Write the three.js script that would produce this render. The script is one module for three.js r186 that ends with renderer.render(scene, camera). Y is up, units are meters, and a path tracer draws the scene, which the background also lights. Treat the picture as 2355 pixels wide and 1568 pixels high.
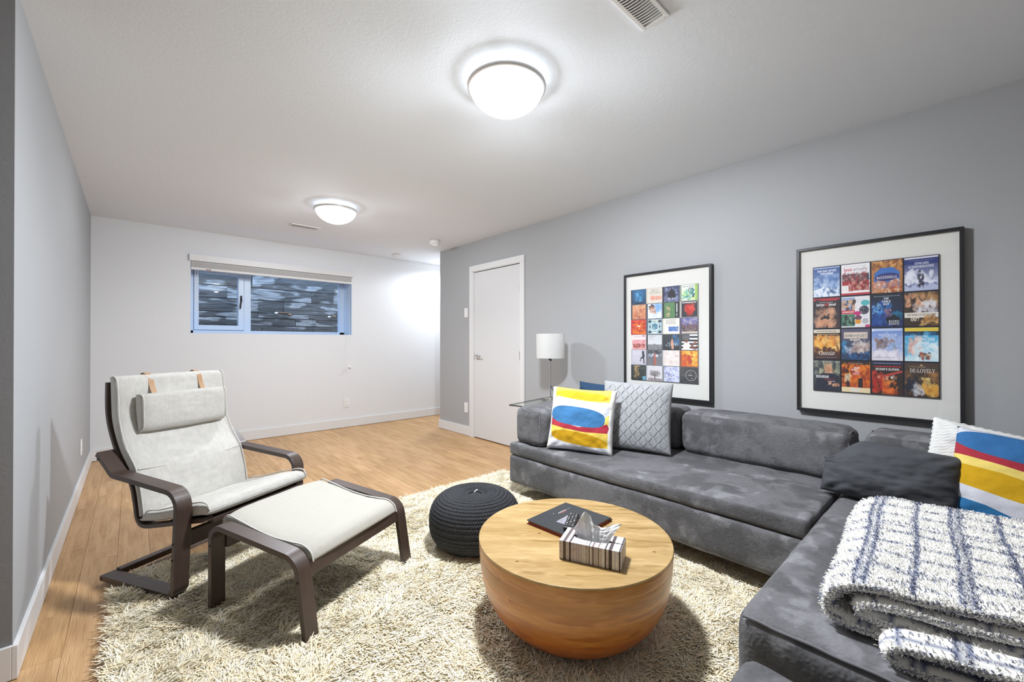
import * as THREE from 'three';
import { mergeGeometries } from 'three/addons/utils/BufferGeometryUtils.js';
import { RoundedBoxGeometry } from 'three/addons/geometries/RoundedBoxGeometry.js';
import { ImprovedNoise } from 'three/addons/math/ImprovedNoise.js';

// ---------- camera, sky, exposure ----------
const scene = new THREE.Scene();
const camera = new THREE.PerspectiveCamera(2 * Math.atan(784 / 958.35) * 180 / Math.PI, 2355 / 1568, 0.02, 60);
camera.rotation.order = 'YXZ';
camera.position.set(0, 1.157, 0);
camera.rotation.set(THREE.MathUtils.degToRad(0.24), THREE.MathUtils.degToRad(-42.316), THREE.MathUtils.degToRad(-0.03));
const renderer = new THREE.WebGLRenderer({ antialias: true });
renderer.toneMapping = THREE.LinearToneMapping;
renderer.toneMappingExposure = 1.3;
renderer.shadowMap.enabled = true;
scene.background = new THREE.Color().setRGB(3.0, 4.1, 5.7);       // overcast blue daylight over the window well
const LAMP_DOWN = 11, LAMP_TILT = 0.42, LAMP_ROUND = 0.22, LAMP_COLOR = [0.945, 0.985, 1.05];   // candela downwards and all round, of each ceiling lamp

// ---------- names, tags ----------
const taken = new Map();
function numbered(name) {
  const n = taken.get(name) ?? 0; taken.set(name, n + 1);
  return n ? name + '_' + String(n).padStart(3, '0') : name;
}
function show(o) { o.traverse((m) => { if (m.isMesh) { m.castShadow = true; m.receiveShadow = true; } }); return o; }
function thing(name, label, category, p = [0, 0, 0], turn = 0, group) {
  const o = new THREE.Group(); o.name = numbered(name); scene.add(o);
  o.position.set(...p); o.rotation.y = turn; o.userData = { label, category };
  if (group) o.userData.group = group;
  return o;
}
function part(name, geo, mat, parent, label) {
  const m = new THREE.Mesh(Array.isArray(geo) ? mergeGeometries(geo.map(plain)) : geo, mat);
  m.name = parent === scene ? numbered(name) : name;
  if (parent !== scene) { const k = '__' + name; const n = parent[k] = (parent[k] ?? -1) + 1; if (n) m.name = name + '_' + String(n).padStart(3, '0'); }
  m.castShadow = m.receiveShadow = true;
  if (label) m.userData.label = label;
  parent.add(m); return m;
}
function struct(name, geo, mat, parent = scene) { const m = part(name, geo, mat, parent); if (parent === scene) m.userData.kind = 'structure'; return m; }
function structGroup(name, p = [0, 0, 0]) { const o = new THREE.Group(); o.name = name; o.userData.kind = 'structure'; o.position.set(...p); scene.add(o); return o; }
function plain(g) { const q = g.index ? g.toNonIndexed() : g.clone(); for (const k of Object.keys(q.attributes)) if (!['position', 'normal', 'uv', 'color'].includes(k)) q.deleteAttribute(k); if (!q.attributes.uv) q.setAttribute('uv', new THREE.BufferAttribute(new Float32Array(q.attributes.position.count * 2), 2)); return q; }

// ---------- random numbers and noise ----------
function rng(seed) { let a = seed >>> 0; return () => { a = (a + 0x6D2B79F5) >>> 0; let t = Math.imul(a ^ (a >>> 15), 1 | a); t = (t + Math.imul(t ^ (t >>> 7), 61 | t)) ^ t; return ((t ^ (t >>> 14)) >>> 0) / 4294967296; }; }
const perlin = new ImprovedNoise();
const noise = (x, y, z = 0) => perlin.noise(x, y, z);
const fbm = (x, y, z = 0, o = 4) => { let s = 0, a = 0.5; for (let i = 0; i < o; i++) { s += a * noise(x, y, z + i * 7.3); x *= 2.03; y *= 2.03; z *= 2.03; a *= 0.5; } return s; };
const clamp = (x, a = 0, b = 1) => Math.min(b, Math.max(a, x));
const lerp = (a, b, t) => a + (b - a) * t;
const smooth = (a, b, x) => { const t = clamp((x - a) / (b - a)); return t * t * (3 - 2 * t); };
// periodic 2D noise for tiling textures (lattice hash)
function tileNoise(period, seed) {
  const r = rng(seed), n = period * period, v = new Float32Array(n); for (let i = 0; i < n; i++) v[i] = r();
  return (x, y) => { const xi = Math.floor(x), yi = Math.floor(y), fx = x - xi, fy = y - yi, m = (q) => ((q % period) + period) % period; const a = fx * fx * (3 - 2 * fx), b = fy * fy * (3 - 2 * fy); const g = (i, j) => v[m(yi + j) * period + m(xi + i)]; return lerp(lerp(g(0, 0), g(1, 0), a), lerp(g(0, 1), g(1, 1), a), b); };
}
function dataTex(w, h, fn, srgb = true) {
  const d = new Uint8Array(w * h * 4);
  for (let y = 0; y < h; y++) for (let x = 0; x < w; x++) { const c = fn(x / w, y / h, x, y), i = (y * w + x) * 4; if (typeof c === 'number') d[i] = d[i + 1] = d[i + 2] = clamp(c) * 255; else { d[i] = clamp(c[0]) * 255; d[i + 1] = clamp(c[1]) * 255; d[i + 2] = clamp(c[2]) * 255; } d[i + 3] = 255; }
  const t = new THREE.DataTexture(d, w, h); t.wrapS = t.wrapT = THREE.RepeatWrapping; t.magFilter = THREE.LinearFilter; t.minFilter = THREE.LinearFilter; if (srgb) t.colorSpace = THREE.SRGBColorSpace; t.needsUpdate = true; return t;
}
function canvasTex(w, h, draw) { const c = document.createElement('canvas'); c.width = w; c.height = h; draw(c.getContext('2d'), w, h); const t = new THREE.CanvasTexture(c); t.colorSpace = THREE.SRGBColorSpace; return t; }
function rep(t, x, y = x) { const q = t.clone(); q.repeat.set(x, y); q.needsUpdate = true; return q; }
const std = (o) => new THREE.MeshStandardMaterial(o), phys = (o) => new THREE.MeshPhysicalMaterial(o);
const css = (s) => new THREE.Color(s);

// ---------- geometry helpers ----------
function place(g, x = 0, y = 0, z = 0) { g.translate(x, y, z); return g; }
function boxUV(g) {                                                    // metres, by the dominant axis
  const p = g.attributes.position, n = g.attributes.normal, uv = new Float32Array(p.count * 2);
  for (let i = 0; i < p.count; i++) { const ax = Math.abs(n.getX(i)), ay = Math.abs(n.getY(i)), az = Math.abs(n.getZ(i)), x = p.getX(i), y = p.getY(i), z = p.getZ(i); if (ay >= ax && ay >= az) { uv[2 * i] = x; uv[2 * i + 1] = z; } else if (ax >= az) { uv[2 * i] = z; uv[2 * i + 1] = y; } else { uv[2 * i] = x; uv[2 * i + 1] = y; } }
  g.setAttribute('uv', new THREE.BufferAttribute(uv, 2)); return g;
}
function bx(x0, x1, y0, y1, z0, z1, r = 0) {                           // box by its limits
  const g = r ? new RoundedBoxGeometry(x1 - x0, y1 - y0, z1 - z0, 2, r) : new THREE.BoxGeometry(x1 - x0, y1 - y0, z1 - z0);
  return boxUV(place(g, (x0 + x1) / 2, (y0 + y1) / 2, (z0 + z1) / 2));
}
function cyl(r0, r1, h, seg = 24) { return new THREE.CylinderGeometry(r1, r0, h, seg); }   // bottom radius, top radius
function lathe(pts, seg = 64) { return new THREE.LatheGeometry(pts.map(([r, y]) => new THREE.Vector2(r, y)), seg); }
function tube(pts, r, seg = 40, rad = 8, closed = false) { return new THREE.TubeGeometry(new THREE.CatmullRomCurve3(pts.map((p) => new THREE.Vector3(...p)), closed), seg, r, rad, closed); }
function smoothNormals(g, crease = -1) {                               // shared normals by position, uv seams kept
  const p = g.attributes.position, key = (i) => Math.round(p.getX(i) * 1e5) + '_' + Math.round(p.getY(i) * 1e5) + '_' + Math.round(p.getZ(i) * 1e5);
  const acc = new Map(), ids = new Array(p.count); for (let i = 0; i < p.count; i++) { const k = key(i); let a = acc.get(k); if (!a) { a = [0, 0, 0]; acc.set(k, a); } ids[i] = a; }
  const ix = g.index ? g.index.array : null, n = ix ? ix.length : p.count, A = new THREE.Vector3(), B = new THREE.Vector3(), C = new THREE.Vector3();
  for (let i = 0; i < n; i += 3) { const a = ix ? ix[i] : i, b = ix ? ix[i + 1] : i + 1, c = ix ? ix[i + 2] : i + 2; A.fromBufferAttribute(p, a); B.fromBufferAttribute(p, b); C.fromBufferAttribute(p, c); B.sub(A); C.sub(A); B.cross(C); for (const j of [a, b, c]) { ids[j][0] += B.x; ids[j][1] += B.y; ids[j][2] += B.z; } }
  const out = new Float32Array(p.count * 3); for (let i = 0; i < p.count; i++) { const a = ids[i], l = Math.hypot(...a) || 1; out[3 * i] = a[0] / l; out[3 * i + 1] = a[1] / l; out[3 * i + 2] = a[2] / l; }
  g.setAttribute('normal', new THREE.BufferAttribute(out, 3)); return g;
}
function deform(g, fn) { const p = g.attributes.position, v = new THREE.Vector3(); for (let i = 0; i < p.count; i++) { v.fromBufferAttribute(p, i); fn(v, i); p.setXYZ(i, v.x, v.y, v.z); } p.needsUpdate = true; return g; }
// an upholstered block centred on the origin: rounded edges, puffed faces, creases from noise
function softBox(w, h, d, r, { seg = 0.03, puff = 0.01, wrinkle = 0.004, freq = 6, seed = 0, extra } = {}) {
  const g = new THREE.BoxGeometry(w, h, d, Math.max(6, Math.round(w / seg)), Math.max(6, Math.round(h / seg)), Math.max(6, Math.round(d / seg)));
  boxUV(g);
  deform(g, (v) => {
    const ox = v.x, oy = v.y, oz = v.z;
    const ix = clamp(ox, -w / 2 + r, w / 2 - r), iy = clamp(oy, -h / 2 + r, h / 2 - r), iz = clamp(oz, -d / 2 + r, d / 2 - r);
    let dx = ox - ix, dy = oy - iy, dz = oz - iz; const l = Math.hypot(dx, dy, dz) || 1e-9, nx = dx / l, ny = dy / l, nz = dz / l;
    const cu = (a, A) => 1 - Math.pow(Math.abs(a) / (A / 2), 2);
    const px = puff * Math.sqrt(Math.max(0, cu(oy, h) * cu(oz, d))), py = puff * Math.sqrt(Math.max(0, cu(ox, w) * cu(oz, d))), pz = puff * Math.sqrt(Math.max(0, cu(ox, w) * cu(oy, h)));
    const k = wrinkle * (fbm(ox * freq + seed, oy * freq + seed * 2.1, oz * freq, 4) * 2);
    const rr = Math.min(l, r);
    v.set(ix + nx * (rr + px * Math.abs(nx) + k), iy + ny * (rr + py * Math.abs(ny) + k), iz + nz * (rr + pz * Math.abs(nz) + k));
    if (extra) extra(v, ox, oy, oz, nx, ny, nz);
  });
  return smoothNormals(g);
}
// scatter cushion in the xy plane, front towards +z; uv 0..1 on both sides
function pillow(w, h, t, { n = 48, pinch = 0.06, wrinkle = 0.006, seed = 1, power = 0.42, extra } = {}) {
  const P = [], U = [], I = [];
  for (const s of [1, -1]) {
    const base = P.length / 3;
    for (let j = 0; j <= n; j++) for (let i = 0; i <= n; i++) {
      const u = i / n * 2 - 1, v = j / n * 2 - 1;
      const e = Math.max(0, (1 - Math.pow(Math.abs(u), 2.4)) * (1 - Math.pow(Math.abs(v), 2.4)));
      let x = u * w / 2 * (1 - pinch * (1 - v * v) * u * u), y = v * h / 2 * (1 - pinch * (1 - u * u) * v * v);
      const rim = Math.min(1, e * 6);
      let z = s * t / 2 * Math.pow(e, power) + rim * wrinkle * 2 * fbm(u * 2.2 + seed, v * 2.2 + seed * 3, s * 2 + seed, 4);
      const cr = Math.max(0, Math.abs(u) + Math.abs(v) - 1.05);          // gathers near the corners
      z += s * rim * wrinkle * 0.9 * cr * Math.sin((Math.abs(u) - Math.abs(v)) * 16 + seed);
      const o = { x, y, z }; if (extra) extra(o, u, v, s, e);
      P.push(o.x, o.y, o.z); U.push((u + 1) / 2, (v + 1) / 2);
    }
    for (let j = 0; j < n; j++) for (let i = 0; i < n; i++) { const a = base + j * (n + 1) + i, b = a + 1, c = a + n + 1, d = c + 1; if (s > 0) I.push(a, b, d, a, d, c); else I.push(a, d, b, a, c, d); }
  }
  const g = new THREE.BufferGeometry(); g.setAttribute('position', new THREE.Float32BufferAttribute(P, 3)); g.setAttribute('uv', new THREE.Float32BufferAttribute(U, 2)); g.setIndex(I);
  return smoothNormals(g);
}
// polyline with filleted corners: points [u, v, radius]
function fillet(pts, step = 8) {
  const out = []; const V = pts.map(([a, b]) => new THREE.Vector2(a, b));
  for (let i = 0; i < V.length; i++) {
    const r = pts[i][2] ?? 0;
    if (!r || i === 0 || i === V.length - 1) { out.push(V[i].clone()); continue; }
    const a = V[i - 1].clone().sub(V[i]).normalize(), b = V[i + 1].clone().sub(V[i]).normalize(), ang = Math.acos(clamp(a.dot(b), -1, 1)), tl = r / Math.tan(ang / 2);
    const p0 = V[i].clone().addScaledVector(a, tl), p1 = V[i].clone().addScaledVector(b, tl), c = V[i].clone().addScaledVector(a.clone().add(b).normalize(), r / Math.sin(ang / 2));
    const t0 = Math.atan2(p0.y - c.y, p0.x - c.x); let t1 = Math.atan2(p1.y - c.y, p1.x - c.x), dt = t1 - t0; while (dt > Math.PI) dt -= 2 * Math.PI; while (dt < -Math.PI) dt += 2 * Math.PI;
    for (let k = 0; k <= step; k++) { const t = t0 + dt * k / step; out.push(new THREE.Vector2(c.x + r * Math.cos(t), c.y + r * Math.sin(t))); }
  }
  return out;
}
function curve2(pts, n = 40) { return new THREE.SplineCurve(pts.map(([a, b]) => new THREE.Vector2(a, b))).getPoints(n); }
// bent wood strip: centre line in (forward, up), thickness, width from s0 to s1 across; local X = across, Y = up, Z = forward
function bentStrip(line, th, s0, s1, bevel = 0.002) {
  const L = [], R = [];
  for (let i = 0; i < line.length; i++) { const a = line[Math.max(0, i - 1)], b = line[Math.min(line.length - 1, i + 1)], d = b.clone().sub(a).normalize(), n = new THREE.Vector2(-d.y, d.x).multiplyScalar(th / 2 - bevel); L.push(line[i].clone().add(n)); R.push(line[i].clone().sub(n)); }
  const sh = new THREE.Shape([...L, ...R.reverse()]);
  const g = new THREE.ExtrudeGeometry(sh, { depth: s1 - s0 - 2 * bevel, bevelEnabled: true, bevelThickness: bevel, bevelSize: bevel, bevelSegments: 2, curveSegments: 4 });
  g.translate(0, 0, bevel); g.rotateY(-Math.PI / 2); g.translate(s1, 0, 0);
  // uv along the strip
  const p = g.attributes.position, uv = g.attributes.uv; for (let i = 0; i < p.count; i++) uv.setXY(i, p.getX(i), p.getZ(i) + p.getY(i));
  return g;
}
// padded slab between a front and a back line in (forward, up), spread across s0..s1
function padLoft(front, back, s0, s1, { n = 46, m = 40, sq = 5, puff = 0.008, wrinkle = 0.003, seed = 0, sag = 0 } = {}) {
  const F = curve2(front, n), B = curve2(back, n), P = [], U = [], I = []; const sc = (s0 + s1) / 2, hw = (s1 - s0) / 2;
  const ring = (i, k) => { // k shrinks the ring at the ends
    for (let j = 0; j <= m; j++) {
      const a = j / m * Math.PI * 2, c = Math.cos(a), s = Math.sin(a), ex = Math.sign(c) * Math.pow(Math.abs(c), 2 / sq), ey = Math.sign(s) * Math.pow(Math.abs(s), 2 / sq);
      const t = 0.5 + 0.5 * ey * k, x = sc + hw * ex * lerp(0.985, 1, k), f = F[i], b = B[i];
      let q = lerp(b.x, f.x, t), v = lerp(b.y, f.y, t); const dx = f.x - b.x, dy = f.y - b.y, l = Math.hypot(dx, dy) || 1, e = Math.max(0, 1 - ex * ex);
      const bulge = (ey > 0 ? 1 : 0) * (puff * Math.sqrt(e) - sag * e + wrinkle * 2 * fbm(x * 9 + seed, q * 9, v * 9, 3)) * ey * k; q += dx / l * bulge; v += dy / l * bulge;
      P.push(x, v, q); U.push(j / m * 2 * (hw * 2 + 0.07), i / n * 0.8);
    }
  };
  const ks = []; for (let i = 0; i <= n; i++) { const e = Math.min(i, n - i) / n; ks.push(Math.sqrt(clamp(1 - Math.pow(1 - clamp(e / 0.035), 2), 0.0, 1))); }
  for (let i = 0; i <= n; i++) ring(i, Math.max(0.02, ks[i]));
  for (let i = 0; i < n; i++) for (let j = 0; j < m; j++) { const a = i * (m + 1) + j, b = a + 1, c = a + m + 1, d = c + 1; I.push(a, c, b, b, c, d); }
  for (const [i, fl] of [[0, 1], [n, 0]]) { const base = i * (m + 1); for (let j = 1; j < m - 1; j++) fl ? I.push(base, base + j, base + j + 1) : I.push(base, base + j + 1, base + j); }
  const g = new THREE.BufferGeometry(); g.setAttribute('position', new THREE.Float32BufferAttribute(P, 3)); g.setAttribute('uv', new THREE.Float32BufferAttribute(U, 2)); g.setIndex(I);
  return smoothNormals(g);
}

// ---------- surface materials ----------
const paintBump = (() => { const a = tileNoise(64, 1), b = tileNoise(128, 2); return dataTex(256, 256, (u, v) => 0.5 + 0.35 * (a(u * 64, v * 64) - 0.5) + 0.3 * (b(u * 128, v * 128) - 0.5), false); })();
const paint = (r, g, b, rough = 0.85) => std({ color: new THREE.Color().setRGB(r, g, b), roughness: rough, bumpMap: rep(paintBump, 1.6), bumpScale: 0.0006 });
const M = {
  white: paint(0.75, 0.765, 0.78), ceiling: paint(0.83, 0.875, 0.93, 0.92), grey: paint(0.395, 0.402, 0.41, 0.7), greyLeft: paint(0.36, 0.37, 0.38, 0.7), greyNookShaded: paint(0.21, 0.21, 0.213, 0.7),
  trim: std({ color: new THREE.Color().setRGB(0.74, 0.74, 0.735), roughness: 0.45 }),
  plastic: std({ color: new THREE.Color().setRGB(0.82, 0.82, 0.81), roughness: 0.4 }),
  dark: std({ color: new THREE.Color().setRGB(0.015, 0.015, 0.016), roughness: 0.6 }),
  chrome: std({ color: new THREE.Color().setRGB(0.75, 0.75, 0.76), roughness: 0.18, metalness: 1 }),
  nickel: std({ color: new THREE.Color().setRGB(0.55, 0.54, 0.52), roughness: 0.35, metalness: 1 }),
  pane: phys({ color: 0xffffff, transmission: 1, thickness: 0, roughness: 0.0, ior: 1.5 }),
};
const XL = -0.304, XR = 3.1, ZB = -5.762, ZE = -4.862, ZL = -2.225, H = 2.4;

// ---------- floor: oak planks along z ----------
const oakTexs = [0, 1, 2].map((k) => {
  const a = tileNoise(32, 11 + k), b = tileNoise(64, 21 + k), c = tileNoise(128, 31 + k);
  return dataTex(256, 1024, (u, v) => {
    const wob = (a(u * 4, v * 4) - 0.5) * 0.9; const cath = Math.abs(u - 0.5 - (a(3.3, v * 6) - 0.5) * 0.5);
    const rings = 0.5 + 0.5 * Math.sin((cath * (k === 2 ? 26 : 34) + wob * 2.4 + v * (k === 1 ? 3 : 1)) * 6.283 * 0.55);
    const fine = c(u * 128, v * 24) - 0.5, pore = b(u * 64, v * 16) > 0.80 ? 1 : 0;
    const t = 0.05 * (rings - 0.5) + 0.15 * fine + 0.16 * (a(u * 8, v * 8) - 0.5) - 0.10 * pore;
    return [0.770 + t * 0.62, 0.615 + t * 0.66, 0.435 + t * 0.66];
  });
});
const oakBump = (() => { const c = tileNoise(128, 41); return dataTex(256, 512, (u, v) => c(u * 128, v * 32), false); })();
const oakMats = [];
for (let k = 0; k < 3; k++) for (const [r, g, b] of [[1, 1, 1], [0.93, 0.90, 0.87], [1.03, 1.02, 1.0], [0.90, 0.88, 0.80]]) oakMats.push(std({ map: oakTexs[k], color: new THREE.Color().setRGB(r, g, b), roughness: 0.42, bumpMap: oakBump, bumpScale: 0.0004 }));
{
  const fl = structGroup('floor');
  part('subfloor', bx(-2.2, 5.2, -0.12, -0.012, -6.0, 2.3), std({ color: new THREE.Color().setRGB(0.10, 0.075, 0.05), roughness: 0.9 }), fl);
  const r = rng(77), W = 0.133, gap = 0.0008, cache = new Map();
  const plankGeo = (w, l, k) => { const key = w.toFixed(3) + l.toFixed(2) + k; if (!cache.has(key)) { const g = new RoundedBoxGeometry(w - gap, 0.012, l - gap, 1, 0.0012); const p = g.attributes.position, uv = g.attributes.uv; for (let i = 0; i < p.count; i++) uv.setXY(i, p.getX(i) / 0.14 + 0.5 + k * 0.37, p.getZ(i) / 1.5 + k * 0.29); cache.set(key, g); } return cache.get(key); };
  const row = (x0, x1, zA, zB) => {
    let z = zA, first = true;
    while (z < zB - 0.01) { let l = [1.1, 1.4, 1.7, 2.0][Math.floor(r() * 4)]; if (first) { l *= [0.3, 0.55, 0.8, 1][Math.floor(r() * 4)]; first = false; } if (z + l > zB - 0.35) l = zB - z; const k = Math.floor(r() * 4); const m = part('plank', plankGeo(x1 - x0, l, k), oakMats[Math.floor(r() * oakMats.length)], fl); m.position.set((x0 + x1) / 2, -0.006 - r() * 0.0004, z + l / 2); z += l; }
  };
  for (let x = XL - 0.02; x < 3.12; x += W) row(x, x + W, ZB - 0.02, 2.05);
  for (let x = XL - 0.02 - W; x > -2.0; x -= W) row(x, x + W, ZL - 0.02, 2.05);
  for (let x = XL - 0.02 + 26 * W; x < 5.0; x += W) row(x, x + W, ZB - 0.02, ZE + 0.02);
}
// ---------- walls, ceiling ----------
struct('ceiling', bx(-2.2, 5.2, H, H + 0.15, -6.2, 2.3), M.ceiling);
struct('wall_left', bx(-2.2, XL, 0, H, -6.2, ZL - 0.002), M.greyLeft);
struct('wall_nook', bx(-2.2, XL, 0, H, ZL - 0.002, ZL), M.greyNookShaded);  // thin facing in darker grey: the shade on this wall is painted in
const WX0 = 0.468, WX1 = 2.244, WY0 = 1.264, WY1 = 2.075, ZO = -6.2;
struct('wall_back', [bx(XL, WX0, 0, H, ZO, ZB), bx(WX1, 5.2, 0, H, ZO, ZB), bx(WX0, WX1, 0, WY0, ZO, ZB), bx(WX0, WX1, WY1, H, ZO, ZB)], M.white);
struct('wall_right', [bx(XR, 5.2, 0, H, ZE, -4.115), bx(XR, 5.2, 2.04, H, -4.115, -3.24), bx(XR + 0.06, 5.2, 0, 2.04, -4.115, -3.24), bx(XR, 5.2, 0, H, -3.24, 2.3)], M.grey);
struct('wall_corridor', bx(5.05, 5.2, 0, H, ZB, ZE), M.white);
struct('wall_front', bx(-2.2, XR, 0, H, 2.1, 2.3), M.grey);
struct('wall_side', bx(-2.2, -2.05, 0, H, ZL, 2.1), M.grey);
// ---------- baseboards ----------
const BH = 0.118, BT = 0.014;
struct('baseboard_left', [bx(XL, XL + BT, 0.003, BH, ZB + BT, ZL + BT, 0.002)], M.trim);
struct('baseboard_back', bx(XL, 5.05, 0.004, BH, ZB, ZB + BT, 0.002), M.trim);
struct('baseboard_right', bx(XR - BT, XR, 0.003, BH, ZE - BT, -4.172, 0.002), M.trim);
struct('baseboard_corridor', bx(XR, 5.05, 0.003, BH, ZE - BT, ZE, 0.002), M.trim);
struct('baseboard_sofa', bx(XR - BT, XR, 0.003, BH, -3.197, 2.1, 0.002), M.trim);
struct('baseboard_nook', bx(-2.05, XL, 0.003, BH, ZL, ZL + BT, 0.002), M.trim);

// ---------- door ----------
{
  const d = structGroup('door_1');
  const c0 = XR - 0.018;
  part('door_casing', [bx(c0, XR, 0, 2.03, -4.172, -4.10, 0.002), bx(c0, XR, 0, 2.03, -3.262, -3.198, 0.002), bx(c0, XR, 2.03, 2.0985, -4.172, -3.198, 0.002)], M.trim, d);
  part('door_jamb', [bx(XR - 0.012, XR + 0.06, 0, 2.03, -4.112, -4.088), bx(XR - 0.012, XR + 0.06, 0, 2.03, -3.264, -3.242), bx(XR - 0.012, XR + 0.06, 2.022, 2.04, -4.112, -3.242)], M.trim, d);
  part('door_leaf', bx(XR - 0.008, XR + 0.032, 0.012, 2.012, -4.086, -3.266, 0.002), std({ color: new THREE.Color().setRGB(0.68, 0.68, 0.68), roughness: 0.4 }), d);
  for (const [y0, y1] of [[1.71, 1.81], [0.975, 1.064], [0.16, 0.26]]) part('hinge', [place(cyl(0.006, 0.006, y1 - y0, 12), XR - 0.013, (y0 + y1) / 2, -3.2645), bx(XR - 0.0095, XR - 0.0075, y0, y1, -3.28, -3.25)], M.nickel, d);
  const lv = part('door_handle', [(() => { const g = cyl(0.026, 0.026, 0.008, 28); g.rotateZ(Math.PI / 2); return place(g, XR - 0.012, 1.0, -4.02); })(), (() => { const g = cyl(0.009, 0.009, 0.05, 16); g.rotateZ(Math.PI / 2); return place(g, XR - 0.036, 1.0, -4.02); })(), tube([[XR - 0.058, 1.0, -4.024], [XR - 0.060, 1.0, -3.99], [XR - 0.057, 0.998, -3.955], [XR - 0.052, 0.994, -3.915]], 0.0085, 20, 10)], M.chrome, d);
  part('strike_plate', bx(XR - 0.0095, XR - 0.0075, 0.965, 1.03, -4.085, -4.066), M.chrome, d);
}
// ---------- window, sash, retaining wall outside ----------
{
  const w = structGroup('window_1');
  const daylightVinyl = std({ color: new THREE.Color().setRGB(0.56, 0.68, 0.84), roughness: 0.35 });  // blue cast of the daylight is mixed into the frame colour
  const z0 = -6.12, z1 = -6.04;
  part('reveal', [bx(WX0, WX0 + 0.004, WY0, WY1, z1, ZB), bx(WX1 - 0.004, WX1, WY0, WY1, z1, ZB), bx(WX0, WX1, WY0, WY0 + 0.004, z1, ZB), bx(WX0, WX1, WY1 - 0.004, WY1, z1, ZB)], daylightVinyl, w);
  part('window_frame', [bx(WX0, 0.52, WY0, WY1, z0, z1, 0.004), bx(2.178, WX1, WY0, WY1, z0, z1, 0.004), bx(WX0, WX1, WY0, 1.306, z0, z1, 0.004), bx(WX0, WX1, 2.03, WY1, z0, z1, 0.004), bx(1.018, 1.09, 1.3, 2.04, z0, z1, 0.004)], daylightVinyl, w);
  part('sash', [bx(0.522, 0.567, 1.31, 2.028, z0 + 0.01, z1 + 0.012, 0.004), bx(0.956, 1.016, 1.31, 2.028, z0 + 0.01, z1 + 0.012, 0.004), bx(0.56, 0.96, 1.31, 1.366, z0 + 0.01, z1 + 0.012, 0.004), bx(0.56, 0.96, 1.98, 2.028, z0 + 0.01, z1 + 0.012, 0.004)], daylightVinyl, w);
  part('pane', bx(0.56, 0.962, 1.36, 1.985, -6.081, -6.079), M.pane, w);
  part('pane', bx(1.085, 2.182, 1.30, 2.035, -6.081, -6.079), M.pane, w);
  part('window_handle', [bx(0.975, 0.995, 1.66, 1.735, z1 + 0.010, z1 + 0.026, 0.004), tube([[0.986, 1.71, z1 + 0.02], [0.986, 1.675, z1 + 0.038], [0.977, 1.63, z1 + 0.040], [0.974, 1.575, z1 + 0.036]], 0.008, 16, 8)], M.dark, w);
}
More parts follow.
